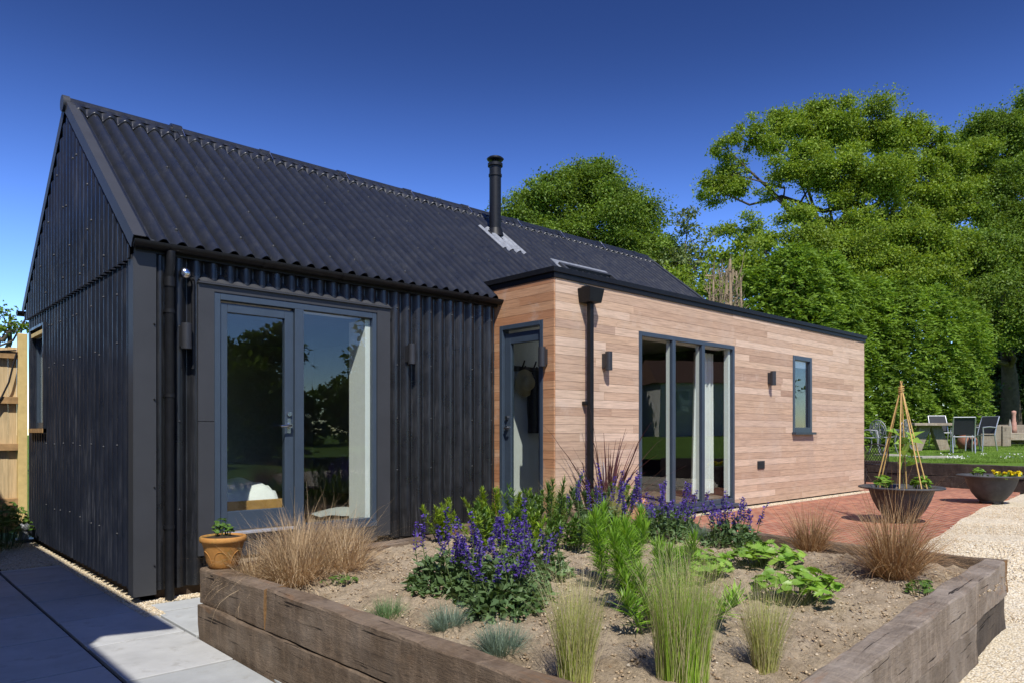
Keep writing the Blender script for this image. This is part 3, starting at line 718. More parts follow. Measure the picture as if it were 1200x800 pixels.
# parapet trim and flat roof
mb = MB()
mb.box(XE-.055, XR+.06, YE-.035, YE+.10, ZT+.005, ZT+.065); mb.box(XE-.055, XE+.08, YE+.1, .22, ZT+.005, ZT+.065); mb.box(XR-.08, XR+.06, YE+.1, 3.5, ZT+.005, ZT+.065)
mb.box(XE-.03, XR+.035, YE-.018, YE+.03, ZT-.055, ZT+.005); mb.box(XE-.03, XE-.001, YE+.03, .2, ZT-.055, ZT+.005)
mb.build('parapet_trim', M['blackpaint'], house, bevel=.004)
mb = MB(); mb.box(XE+.08, 4.60, YE+.1, .27, 3.10, 3.14); mb.box(5.10, XR-.08, YE+.1, .27, 3.10, 3.14); mb.box(4.60, 5.10, -.15, .27, 3.10, 3.14); mb.box(9.97, XR-.08, .27, 3.5, 3.10, 3.14); mb.build('flat_roof', M['lead'], house)
mb = MB(); mb.box(4.58, 5.12, YE+.08, -.13, 3.145, 3.155); mb.build('added_roof_glazing', M['glass'], house)  # roof opening and glazing added out of view to brighten the lobby
# entrance door in the side of the wing
ed = thing('entrance_door', None, None); ed.parent = house
mb = MB(); xf = XE-.028
mb.box(xf, XE+.08, HS[1]-.05, HS[1]-.001, .45, HS[3]-.002); mb.box(xf, XE+.08, HS[0]+.001, HS[0]+.05, .45, HS[3]-.002); mb.box(xf, XE+.08, HS[0]+.05, HS[1]-.05, HS[3]-.055, HS[3]-.002); mb.box(xf-.02, XE+.08, HS[0]+.001, HS[1]-.001, .40, .45)
mb.build('window_frame', M['frame'], ed, bevel=.004)
mb = MB(); xl = XE+.012; xk = XE+.062
mb.box(xl,xk,-.27,-.17,.47,2.56); mb.box(xl,xk,-.78,-.73,.47,2.56); mb.box(xl,xk,-.73,-.27,2.44,2.56); mb.box(xl,xk,-.73,-.27,.47,.62)
dl = mb.build('door_leaf', M['frame'], ed, bevel=.004)
mb = MB(); mb.box(XE+.035, XE+.041, -.73,-.27,.62,2.44); mb.build('pane', M['glass'], dl)
mb = MB(); mb.tube([(xl,-.215,1.46),(xl-.03,-.215,1.46)], .026, 14); mb.tube([(xl-.03,-.215,1.46),(xl-.05,-.215,1.46),(xl-.05,-.30,1.455)], .010, 8)
mb.build('handle', M['steel'], dl)
mb = MB(); mb.tube([(xl,-.215,1.58),(xl-.025,-.215,1.58)], .024, 14); mb.build('lock', M['steel'], dl)
mb = MB(); mb.box(xf-.10, xf-.02, HS[0]+.02, HS[1]-.02, .40, .43); mb.build('door_sill', M['alu'], ed)
# sliding door on the front of the wing
sd = thing('sliding_door', None, None); sd.parent = house
zt_ = HD[3]-.002; mb = MB(); yf, yb = YE-.012, YE+.036
mb.box(HD[0]+.001, HD[0]+.055, yf, yb, .40, zt_); mb.box(HD[1]-.055, HD[1]-.001, yf, yb, .40, zt_); mb.box(HD[0]+.055, HD[1]-.055, yf, yb, zt_-.055, zt_); mb.box(HD[0]+.055, HD[1]-.055, yf, yb, .40, .47); mb.box(HD[0]-.02, HD[1]+.02, yf-.06, YE+.0, .355, .399)
for xm in (6.14, 6.83): mb.box(xm-.035, xm+.035, yf, yb, .47, zt_-.055)
mb.build('window_frame', M['frame'], sd, bevel=.004)
mb = MB()
for xm in (6.14, 6.83): mb.box(xm-.034, xm+.032, yb+.001, yb+.055, .50, zt_-.06)
mb.box(HD[1]-.10, HD[1]-.002, yb+.001, yb+.07, .5, zt_-.05); mb.box(HD[0]+.002, HD[0]+.05, yb+.001, yb+.07, .5, zt_-.05); mb.box(HD[0], HD[1], yb+.001, yb+.22, zt_-.05, zt_)
mb.build('window_lining', M['white'], sd)
for a, b in ((HD[0]+.056,6.104),(6.176,6.794),(6.866,HD[1]-.056)):
    mb = MB(); mb.box(a, b, YE+.028, YE+.034, .471, zt_-.056); mb.build('pane', M['glass'], sd)
# casement window
cw = thing('casement_window', None, None); cw.parent = house
z0, z1 = HW[2]+.001, HW[3]-.002; mb = MB()
mb.box(HW[0]+.001,HW[0]+.07,yf,yb,z0,z1); mb.box(HW[1]-.07,HW[1]-.001,yf,yb,z0,z1); mb.box(HW[0]+.07,HW[1]-.07,yf,yb,z1-.07,z1); mb.box(HW[0]+.07,HW[1]-.07,yf,yb,z0,z0+.09)
mb.build('window_frame', M['frame'], cw, bevel=.004)
mb = MB(); mb.box(HW[0]-.03,HW[1]+.03,yf-.06,YE+.0,z0-.025,z0+.012); mb.build('window_sill', M['framed'], cw)
mb = MB(); mb.box(HW[0]+.071,HW[1]-.071,YE+.028,YE+.034,z0+.091,z1-.071); mb.build('pane', M['glass'], cw)
mb = MB(); mb.box(HW[0]+.02,HW[1]-.02,yb+.03,yb+.05,z1-.18,z1-.02); mb.box(HW[1]-.02,HW[1],yb,yb+.05,z0,z1); mb.build('window_blind', M['white'], cw)
# hopper, square downpipe, vent
mb = MB(); hx, hz = 4.40, 2.955
b_ = [(hx-.10,-1.005,hz-.09),(hx-.10,-1.17,hz-.09),(hx+.10,-1.17,hz-.09),(hx+.10,-1.005,hz-.09)][::-1]
t_ = [(hx-.125,-1.005,hz+.07),(hx-.125,-1.195,hz+.07),(hx+.125,-1.195,hz+.07),(hx+.125,-1.005,hz+.07)][::-1]
mb.hexa([Vector(p) for p in b_+t_]); mb.box(hx-.06,hx+.06,-1.10,-1.004,hz+.07,hz+.10)
mb.build('rainwater_hopper', M['blackpaint'], house, bevel=.005)
mb = MB(); mb.box(hx-.029,hx+.029,-1.118,-1.060,.32,hz-.09); mb.box(hx-.05,hx+.05,-1.07,-1.004,1.72,1.76); mb.box(hx-.05,hx+.05,-1.07,-1.004,.7,.74)
mb.build('downpipe', M['blackpaint'], house, bevel=.006)
mb = MB(); mb.box(8.30,8.50,-1.018,-1.004,.86,.98)
for k in range(5): mb.box(8.315,8.485,-1.026,-1.018,.875+.02*k,.885+.02*k)
mb.build('air_vent', M['lamp'], house)
# ---- interiors
mb = MB(); mb.box(.06,3.85,.06,4.4,.44,.49); mb.box(3.97,12.2,-.93,3.35,.40,.485); mb.build('room_floor', M['floor'], house)
mb = MB(); mb.box(.06,3.85,.06,4.4,2.74,2.78); mb.box(3.97,4.60,-.94,3.35,2.80,2.84); mb.box(5.10,12.2,-.94,3.35,2.80,2.84); mb.box(4.60,5.10,-.15,3.35,2.80,2.84); mb.build('room_ceiling', M['wallgrey'], house)  # ceiling gap over the lobby belongs to the added roof glazing
mb = MB(); mb.box(.06,3.85,4.3,4.34,.49,2.74); mb.box(3.80,3.84,.06,4.3,.49,2.74); mb.box(.06,.10,.3,3.40,.49,2.74)
mb.box(5.0,12.2,3.3,3.34,.49,2.8); mb.box(12.15,12.19,-.9,3.3,.49,2.8); mb.build('room_wall', M['wallgrey'], house)
mb = MB(); mb.box(2.13,2.24,-.019,.30,.50,2.56); mb.box(.55,.62,.031,.30,.49,2.66); mb.box(2.26,3.8,.26,.30,.49,2.74); mb.box(.1,.55,.26,.30,.49,2.74); mb.box(.62,2.19,.05,.30,2.60,2.64)
mb.build('window_lining', M['white'], house)
mb = MB(); mb.box(3.99,5.06,.06,.12,.49,2.78); mb.build('room_wall', M['white'], house)
mb = MB(); mb.box(5.02,5.06,-.92,.055,.49,2.78); mb.build('room_wall', M['white'], house)
mb = MB(); mb.box(8.6,8.66,-.2,3.3,.49,2.78); mb.build('room_wall', M['purple'], house)
mb = MB(); li = .062
for (a, b, c_, e_) in ((XE+.064,HD[0],.49,2.8),(HD[1],HW[0],.49,2.8),(HW[1],12.15,.49,2.8),(HD[0],HD[1],HD[3]+.01,2.8),(HW[0],HW[1],.49,HW[2]-.01),(HW[0],HW[1],HW[3]+.01,2.8)): mb.box(a,b,YE+.101,YE+.108,c_,e_)
mb.build('room_lining', M['white'], house)
mb = MB()
for (a, b, c_, e_) in ((YE+.11,HS[0]-.005,.49,2.8),(HS[1]+.005,.055,.49,2.8),(HS[0]-.005,HS[1]+.005,HS[3]+.01,2.8)): mb.box(XE+.081,XE+.088,a,b,c_,e_)
mb.build('room_lining', M['white'], house)
mb = MB(); mb.box(XE+.09,5.015,YE+.11,.055,.4855,.492); mb.build('lobby_bounce_floor', M['wallgrey'], house)  # pale sheet over the whole lobby floor, added to bounce light onto the walls
# things inside
rl_ = thing('coat_rack', 'dark coat rail with hooks on the white wall inside the side door', 'coat rack', (4.40, .058, 2.2))
mb = MB(); mb.box(-.28,.34,-.018,0,-.03,.03); mb.build('rail', M['iron'], rl_)
for hx_ in (-.2,.0,.2):
    mb = MB(); mb.tube([(hx_,-.018,0),(hx_,-.07,-.01),(hx_,-.09,.03)], .012, 6); mb.tube([(hx_,-.018,.0),(hx_,-.05,.05),(hx_,-.075,.10)], .010, 6); mb.build('hook', M['iron'], rl_)
mb = MB(); mb.tube([(.17*math.cos(a), -.03-.01*math.sin(a), .19*math.sin(a)) for a in np.linspace(0, 6.283, 28)], .022, 8); mb.lathe([(.15,0),(.12,.02),(.10,.07),(.0,.09)], 18)
ht = MB(); ht.lathe([(.17,.0),(.165,.012),(.10,.014),(.095,.075),(.08,.10),(.0,.105)], 24); o = ht.build('sun_hat', M['hat'], rot=(rad(90),0,0), loc=(4.40,-.02,2.02))
tag(o, 'round straw hat hung on the wall seen through the side door', 'hat')
mb = MB()
nn = 14
vs = []
for i in range(10):
    f_ = i/9; z = -f_*.78; wd = .05+.10*math.sin(min(1, f_*1.6)*1.5)
    for j in range(nn):
        a = 2*math.pi*j/nn; k_ = 1+.18*math.sin(5*a+f_*3); vs.append((wd*math.cos(a)*k_, -.07+.045*math.sin(a)*k_, z))
mb.add(vs, [(i*nn+j, i*nn+(j+1)%nn, (i+1)*nn+(j+1)%nn, (i+1)*nn+j) for i in range(9) for j in range(nn)], 0, True)
tag(mb.build('coat', M['cushion'], loc=(4.60,.05,2.18)), 'dark coat hanging from a hook inside the side door', 'coat')
bed = thing('bed', 'low wooden bed with white bedding behind the french window', 'bed', (.55,.75,.49))
mb = MB(); mb.box(.30,1.12,.0,.06,.0,.22); mb.box(.30,1.12,1.9,1.96,.0,.3); mb.box(.30,.36,.06,1.9,.05,.2); mb.box(1.06,1.12,.06,1.9,.05,.2); mb.build('bed_frame', M['orangewood'], bed, bevel=.006)
mb = MB(); nx_, ny_ = 16, 26; vs = []
for i in range(nx_+1):
    for j in range(ny_+1):
        x = i/nx_; y = j/ny_; e_ = min(1, 5*min(x,1-x,y*1.5,1-y)); vs.append((.34+.74*x, .07+1.8*y, .18+.20*e_**.5+.022*math.sin(9*x+5*y)*e_+.02*math.sin(17*y-6*x)*e_))
mb.add(vs, [(i*(ny_+1)+j,(i+1)*(ny_+1)+j,(i+1)*(ny_+1)+j+1,i*(ny_+1)+j+1) for i in range(nx_) for j in range(ny_)], 0, True); mb.build('duvet', M['cloth'], bed)
mb = MB(); nx_, ny_ = 14, 14; vs = []
for i in range(nx_+1):
    for j in range(ny_+1):
        x = i/nx_; y = j/ny_; vs.append((.75*x, .5*y, .03+.05*math.sin(math.pi*x)*math.sin(math.pi*y)+.012*math.sin(11*x+3*y)))
mb.add(vs, [(i*(ny_+1)+j,(i+1)*(ny_+1)+j,(i+1)*(ny_+1)+j+1,i*(ny_+1)+j+1) for i in range(nx_) for j in range(ny_)], 0, True)
tag(mb.build('rug', M['wallgrey'], loc=(1.85,.40,.495)), 'pale grey rug on the floor inside the french window', 'rug')
ct = MB(); vs = []; kk = 60
for i in range(kk+1):
    u = i/kk; x = 7.18+.42*u; y = -.66+.035*math.sin(u*6.28*5)+.01*math.sin(u*23)
    vs += [(x-.03+ (x-7.4)*.25, y, .52), (x, y, 2.56)]
ct.add(vs, [(2*i,2*i+2,2*i+3,2*i+1) for i in range(kk)], 0, True)
tag(ct.build('curtain', M['cloth']), 'white curtain drawn to the side inside the sliding door', 'curtain')
sofa = thing('armchair', 'dark armchair inside the room behind the sliding door', 'armchair', (6.6,.9,.485))
mb = MB(); mb.box(-.4,.4,-.4,.4,.1,.42); mb.build('seat', M['cushion'], sofa, bevel=.04)
mb = MB(); mb.box(-.4,.4,.3,.48,.421,.9); mb.build('backrest', M['cushion'], sofa, bevel=.04)

# ------------------------------------------------------------------ fence on the left, drain
fen = thing('fence', 'tall pale boarded garden fence with brown rails at the rear left', 'fence', (-.04, 4.72, 0))
mb = MB(); x = -.10
while x > -5:
    wd = random.uniform(.095,.105); mb.box(x-wd, x-.003, .02+random.uniform(0,.008), .04, .12, 2.50+random.uniform(-.008,.008)); x -= wd
mb.build('boards', M['fence'], fen)
for z in (.52, 1.22, 1.82, 2.40):
    mb = MB(); mb.box(-5, -.10, -.05, .018, z-.045, z+.045); mb.build('rail', M['rail'], fen, bevel=.004)
mb = MB(); mb.box(-.10, .0, -.06, .045, .05, 2.68); mb.build('post', M['post'], fen, bevel=.006)
mb = MB(); pts = [(-.12,-.06,2.42),(-.15,-.065,2.3),(-.20,-.06,2.05),(-.28,-.06,1.85),(-.36,-.06,1.72),(-.5,-.06,1.6)]; mb.tube(pts, .012, 6); mb.tube([(-.6,-.055,2.455),(-.3,-.055,2.44),(-.12,-.065,2.46)], .010, 6)
mb.build('cable', M['cushion'], fen)
dr = thing('drain_gully', 'small grey drain pipe and gully at the foot of the fence post', 'drain', (-.10,4.52,.02))
mb = MB(); mb.tube([(0,0,0),(0,0,.16)], .055, 14); mb.lathe([(.0,.24),(.04,.235),(.07,.20),(.075,.16),(.06,.14)], 14); mb.build('pipe_socket', M['lead'], dr)
mb = MB(); mb.box(-.10,.10,-.10,.10,.0,.035); mb.build('grate', M['lamp'], dr)

# neighbouring cottage outside the left of the frame: its eaves shade the paving
nb_ = thing('cottage', 'pale walled cottage across the paving from the black gable', 'cottage', (-1.45,0,0))
EH = 4.2; xe1 = -.05-SUN_DX*EH+1.45; xe2 = -.60-SUN_DX*EH+1.45; yc_ = -1.01-SUN_DY*EH
mb = MB(); mb.box(-6,xe1-.35,yc_+.25,5.5,-.05,EH-.05); mb.box(-6,xe2-.35,-16,yc_+.25,-.05,EH-.05); mb.build('wall', M['render'], nb_)
mb = MB()
for (xa, ya, yb_) in ((xe1, yc_, 5.8), (xe2, -16.3, yc_)):
    mb.hexa([(xa,ya,EH-.06),(xa,yb_,EH-.06),(-6,yb_,EH-.06+2.2),(-6,ya,EH-.06+2.2),(xa,ya,EH),(xa,yb_,EH),(-6,yb_,EH+2.26),(-6,ya,EH+2.26)])
mb.build('roof', M['tile'], nb_)
mb = MB(); mb.box(xe1-.36,xe1-.33,-1.2,-.2,1.0,2.1); w1 = mb.build('window', M['white'], nb_); mb = MB(); mb.box(xe1-.325,xe1-.32,-1.14,-.26,1.06,2.04); mb.build('pane', M['glass'], w1)

# ------------------------------------------------------------------ sleepers
def sleeper(parent, a, b, z0, z1, th, side, mat=None, name='sleeper', seed=0, endmat=True):
    """beam from a to b (xy), outer face on the line a-b, thickness towards 'side' (+1 = left of a->b)"""
    a = Vector(a); b = Vector(b); L = (b-a).length; ang = math.atan2(b.y-a.y, b.x-a.x)
    rg = random.Random(seed); mb = MB(); n = max(8, int(L/.07)); m1 = 5
    ring = []
    # cross-section with worn corners
    y0, y1 = (0, th) if side > 0 else (-th, 0)
    h = z1-z0; c = .010
    sec = [(y0,0),(y1,0),(y1,h*.5),(y1,h-c),(y1-c*.6 if side>0 else y1-c*.6,h-c*.25),(y1-c*1.8,h),((y0+y1)/2,h),(y0+c*1.8,h),(y0+c*.6,h-c*.25),(y0,h-c),(y0,h*.5)]
    k = len(sec); vs = []
    ph = [rg.uniform(0,6.28) for _ in range(8)]
    for i in range(n+1):
        x = L*i/n; e_ = 1
        for j, (yy, zz) in enumerate(sec):
            w1 = .006*math.sin(2.1*x+ph[0]+j*.3)+.004*math.sin(7.3*x+ph[1]+j*.9)+rg.uniform(-.0025,.0025)
            w2 = .005*math.sin(1.7*x+ph[2])+.004*math.sin(9.1*x+ph[3]+j)+rg.uniform(-.002,.002)
            xx = x + (rg.uniform(-.006,.006) if i in (0, n) else 0)
            vs.append((xx, yy+w1, zz+(w2 if zz > .01 else 0)))
    mb.add(vs, [(i*k+j, i*k+(j+1)%k, (i+1)*k+(j+1)%k, (i+1)*k+j) for i in range(n) for j in range(k)], 0, False)
    mb.add(vs[:k], [tuple(range(k))[::-1]], 1); mb.add(vs[-k:], [tuple(range(k))], 1)
    pl = parent.location if parent else Vector((0,0,0))
    o = mb.build(name, [mat or M['sleeper'], M['sleeperend'] if endmat else (mat or M['sleeper'])], parent, loc=(a.x-pl.x, a.y-pl.y, z0-pl.z), rotz=ang)
    return o
rbed = thing('raised_bed', 'raised planting bed edged with stacked weathered railway sleepers', 'raised bed', (0,-1.42,0))
BT = .485
# west wall (runs towards the camera), outer face x~0
sleeper(rbed, (-.02,-1.42), (.005,-2.385), .245, BT, .14, 1, seed=1); sleeper(rbed, (.006,-2.40), (.05,-5.16), .245, BT, .13, 1, seed=2)
sleeper(rbed, (-.035,-1.44), (.04,-4.2), -.03, .238, .19, 1, seed=3); sleeper(rbed, (.04,-4.21), (.05,-5.2), -.03, .238, .19, 1, seed=31)
# south wall
sleeper(rbed, (.05,-5.46), (4.30,-5.10), .245, BT, .15, 1, M['sleepergrey'], seed=4)
sleeper(rbed, (.05,-5.45), (3.3,-5.18), -.03, .238, .15, 1, M['sleepergrey'], seed=5); sleeper(rbed, (3.31,-5.16), (4.37,-5.075), -.03, .238, .15, 1, seed=51, mat=M['sleeperdark'])
# east wall
sleeper(rbed, (4.40,-5.085), (4.40,-3.1), .245, BT-.004, .10, 1, seed=6); sleeper(rbed, (4.37,-3.09), (4.42,-1.25), .245, BT-.004, .17, 1, seed=7); sleeper(rbed, (4.38,-4.9), (4.42,-1.25), -.03, .238, .17, 1, seed=71)
# north wall
sleeper(rbed, (2.25,-1.16), (.20,-1.34), .245, BT-.01, .17, 1, seed=8); sleeper(rbed, (4.36,-1.02), (2.26,-1.16), .275, .55, .17, 1, seed=9); sleeper(rbed, (4.36,-1.06), (.2,-1.40), -.03, .238, .17, 1, seed=91)
# soil
def soil_z(x, y):
    e_ = min(1, max(0, min(x-.15, 4.2-x, y+5.25, -1.25-y))/.5)
    return .40 + .06*sst(e_) + .05*sst((y+2.2)/1.0)*sst(x/2.5)+ .018*math.sin(2.7*x+1.1*y)*math.sin(2.2*y+.6)
mb = MB(); nx_, ny_ = 150, 140; vs = []
rr = RNG.normal(0, 1, (nx_+1, ny_+1)); sm_ = (rr + np.roll(rr,1,0)+np.roll(rr,1,1)+np.roll(rr,-1,0)+np.roll(rr,-1,1))/5
for i in range(nx_+1):
    for j in range(ny_+1):
        x = .10+4.18*i/nx_; y0_ = -5.40+.083*x; y = y0_+(-1.18-y0_)*j/ny_; vs.append((x, y, soil_z(x,y)+.017*sm_[i,j]+.004*rr[i,j]))
mb.add(vs, [(i*(ny_+1)+j,(i+1)*(ny_+1)+j,(i+1)*(ny_+1)+j+1,i*(ny_+1)+j+1) for i in range(nx_) for j in range(ny_)], 0, True)
tag(mb.build('soil', M['soil']), 'dry crumbly light brown soil filling the raised bed', kind='structure')
n_ = 17000; xs = RNG.uniform(.2,4.2,n_); ys = RNG.uniform(-5.2,-1.3,n_); zs = np.array([soil_z(a,b) for a,b in zip(xs,ys)])
tag(stones('soil_crumbs', np.stack([xs,ys,zs+.001],1), .0015, .0115, M['crumb'], .6), 'small crumbs of dry soil scattered over the bed', 'soil crumbs', None, 'stuff')
n_ = 1500; xs = RNG.uniform(.25,4.1,n_); ys = RNG.uniform(-5.1,-1.35,n_); zs = np.array([soil_z(a,b) for a,b in zip(xs,ys)])+.008
a_ = RNG.uniform(0,6.28,n_); D_ = np.stack([np.cos(a_),np.sin(a_),RNG.normal(0,.12,n_)],1); L_ = RNG.uniform(.012,.06,n_)[:,None]; S_ = np.stack([-np.sin(a_),np.cos(a_),np.zeros(n_)],1)*RNG.uniform(.0008,.002,n_)[:,None]; P_ = np.stack([xs,ys,zs],1)
V_ = np.stack([P_-S_,P_+S_,P_+D_*L_+S_,P_+D_*L_-S_],1)
tag(npmesh('plant_litter', V_, np.arange(4*n_).reshape(-1,4), M['deadwood']), 'dry bits of straw and twig littering the soil of the bed', 'litter', None, 'stuff')
# retaining wall of dark sleepers
rw = thing('retaining_wall', 'low wall of two dark stacked sleepers holding up the lawn', 'retaining wall', (13.2,-6.2,PAT))
def rp(t): return (ret1.x+(ret0.x-ret1.x)*t, ret1.y+(ret0.y-ret1.y)*t)
for i, (t0, t1) in enumerate(((0,.29),(.292,.43),(.432,.75),(.752,1.05))): sleeper(rw, rp(t0), rp(t1), .545, .785, .16, -1, M['sleeperdark'], seed=20+i, endmat=False)
for i, (t0, t1) in enumerate(((0,.2),(.202,.56),(.562,.9),(.902,1.05))): sleeper(rw, rp(t0), rp(t1), .30, .54, .16, -1, M['sleeperdark'], seed=30+i, endmat=False)

# ------------------------------------------------------------------ plant builders (all local to the plant's base)
def blades(n, h, lean, droop, wd, r0, seed, seg=6, hvar=.35, taper=True):
    """ribbons fanning out from the base and bending over: returns V,F"""
    rg = np.random.default_rng(seed)
    a = rg.uniform(0, 2*np.pi, n); ln = lean*rg.random(n)**.8; H = h*(1-hvar*rg.random(n))
    br = r0*np.sqrt(rg.random(n)); ba = a+rg.normal(0, .8, n)
    base = np.stack([br*np.cos(ba), br*np.sin(ba), np.full(n,-.02)], 1)
    out = np.stack([np.cos(a), np.sin(a), np.zeros(n)], 1); side = np.stack([-np.sin(a), np.cos(a), np.zeros(n)], 1)
    tw = rg.normal(0, .6, n); wv = side*np.cos(tw)[:,None] + out*np.sin(tw)[:,None]*.7
    dp = droop*rg.uniform(.3, 1.5, n)*(.35+ln/max(lean,1e-3)); V = np.zeros((n, seg+1, 2, 3)); p = base.copy(); L = H/seg
    th = ln*.75; drift = rg.normal(0, .05, n); wob = rg.normal(0, .10, (n, seg+1)); ws = wd*rg.uniform(.65, 1.25, n)
    for k in range(seg+1):
        f = k/seg; w_ = np.maximum(ws*((1-f**1.7) if taper else 1), wd*.10)[:,None]
        V[:,k,0] = p - wv*w_; V[:,k,1] = p + wv*w_
        t_ = th + wob[:,k]*f
        p = p + (out*np.sin(t_)[:,None] + side*(drift+wob[:,k]*.5)[:,None] + np.array([0,0,1.])*np.cos(t_)[:,None])*L[:,None]
        th = th + dp*(.25+f)*1.5/seg
    idx = np.arange(n)[:,None]*(seg+1)*2 + np.arange(seg)[None]*2
    F = np.stack([idx, idx+1, idx+3, idx+2], -1).reshape(-1,4)
    return V.reshape(-1,3), F
def join(parts):
    Vs, Fs, b = [], [], 0
    for V, F in parts: Vs.append(V.reshape(-1,3)); Fs.append(F+b); b += len(Vs[-1])
    return np.concatenate(Vs), np.concatenate(Fs)
def leaf_quads(P, D, U, L, W, fold=.25):
    """pointed leaves: base P, direction D, up U; 2 quads each"""
    n = len(P); D = unit(D); Sd = unit(np.cross(D, U)); Un = np.cross(Sd, D)
    L = np.broadcast_to(L, (n,))[:,None]; W = np.broadcast_to(W, (n,))[:,None]
    V = np.stack([P, P+D*L*.45+Sd*W*.5+Un*W*fold, P+D*L+Un*W*-.15, P+D*L*.45-Sd*W*.5+Un*W*fold, P+D*L*.5], 1)
    b = 5*np.arange(n)[:,None]; F = np.concatenate([b+np.array([0,1,2,4]), b+np.array([0,4,2,3])])
    return V.reshape(-1,3), F
def rand_dirs(n, rg, up=0):
    d_ = rg.normal(0,1,(n,3)); d_[:,2] += up; return unit(d_)
def onsoil(x, y): return (x, y, soil_z(x, y))
def sedge(x, y, h, n, label, mat='carex', seed=1, lean=.9, droop=1.3, r0=.07, loc=None, wd=.0022, name='sedge_tuft', cat='grass tuft', group=None):
    t = thing(name, label, cat, loc or onsoil(x,y), 0, group)
    V, F = join([blades(n, h, lean, droop, wd, r0, seed, 7), blades(n//5, h*1.5, lean*1.2, droop*1.3, wd*.8, r0, seed+500, 9)]); npmesh('blades', V, F, M[mat], t); return t
def feather(x, y, h, n, label, seed=1, lean=.32, headn=None, group=None, mat='stipa', r0=.05):
    t = thing('feather_grass', label, 'grass tuft', onsoil(x,y), 0, group)
    V, F = blades(n, h, lean, .30, .0014, r0, seed, 6); npmesh('blades', V, F, M[mat], t)
    V, F = blades(headn or int(n*.6), h*1.25, lean*1.6, .7, .0010, r0, seed+50, 8, .25); npmesh('seed_heads', V, F, M['stipahead'], t); return t
def fescue(x, y, h, n, label, seed=1, group=None, mat='fescue'):
    t = thing('fescue_tuft', label, 'grass tuft', onsoil(x,y), 0, group)
    V, F = blades(n, h, 1.5, .35, .0014, .06, seed, 5); npmesh('blades', V, F, M[mat], t); return t
def stalk(pts, r, n=4):
    m = MB(); m.tube(pts, r, n, caps=False); return np.array(m.v), np.array(m.f)
def salvia(x, y, wx, wy, hl, nst, hs_, label, seed=1, nleaf=900, loc=None, group='purple flowering sages in the raised bed'):
    rg = np.random.default_rng(seed); t = thing('sage_plant', label, 'sage', loc or onsoil(x,y), 0, group)
    th = rg.uniform(0,6.28,nleaf); r = np.sqrt(rg.random(nleaf)); z = hl*(1-r**2.6)*rg.uniform(.15,1.08,nleaf)+.01
    P = np.stack([wx*r*np.cos(th), wy*r*np.sin(th), z],1)
    D = rand_dirs(nleaf, rg, .35); D[:,:2] += .6*np.stack([np.cos(th), np.sin(th)],1); U = rand_dirs(nleaf, rg, 1.8)
    npmesh('leaves', *leaf_quads(P, D, U, rg.uniform(.035,.08,nleaf), rg.uniform(.020,.042,nleaf)), M['sage'], t)
    for i in range(nst):
        a = rg.uniform(0,6.28); rr_ = math.sqrt(rg.random())*.92; b = Vector((wx*rr_*math.cos(a), wy*rr_*math.sin(a), hl*.2))
        H = hs_*rg.uniform(.58,1.08); ln = Vector((.22*rr_*math.cos(a)+rg.normal(0,.09), .22*rr_*math.sin(a)+rg.normal(0,.09), 1)).normalized()
        top = b+ln*(H-hl*.2); bend = Vector((rg.normal(0,.025), rg.normal(0,.025),0)); mid = (b+top)/2+bend
        def along(f): f = f[:,None]; return np.array(b)*(1-f)**2+2*np.array(mid+bend)*f*(1-f)+np.array(top)*f**2
        sv, sf = stalk([Vector(q_) for q_ in along(np.linspace(0,1,5))], [.0035,.0032,.003,.002,.0012])
        fl = rg.uniform(.34,.58); m = int(170*fl*H/.5)
        f = rg.uniform(1-fl, 1.0, m); f = np.round(f*30)/30+rg.normal(0,.006,m); f = np.clip(f,0,1)
        aa = rg.uniform(0,6.28,m); rd = .020*(1-.6*((f-(1-fl))/fl)); dd = np.stack([np.cos(aa), np.sin(aa), rg.uniform(-.1,.9,m)],1)
        fv, ff = leaf_quads(along(f)+dd*rd[:,None]*.25, dd, rand_dirs(m, rg, 1), rg.uniform(.014,.027,m), rg.uniform(.010,.017,m))
        ms = 8; f = rg.uniform(.1,.6,ms); aa = rg.uniform(0,6.28,ms); dd = np.stack([np.cos(aa), np.sin(aa), rg.uniform(.0,.8,ms)],1)
        lv, lf = leaf_quads(along(f), dd, rand_dirs(ms, rg, 2), rg.uniform(.03,.055,ms), rg.uniform(.010,.02,ms))
        V, F = join([(sv,sf),(fv,ff),(lv,lf)])
        npmesh('flower_spike', V, F, [M['stem'],M['violet'],M['sage']], t, mi=np.concatenate([np.zeros(len(sf)), np.ones(len(ff)), np.full(len(lf),2)]))
    return t
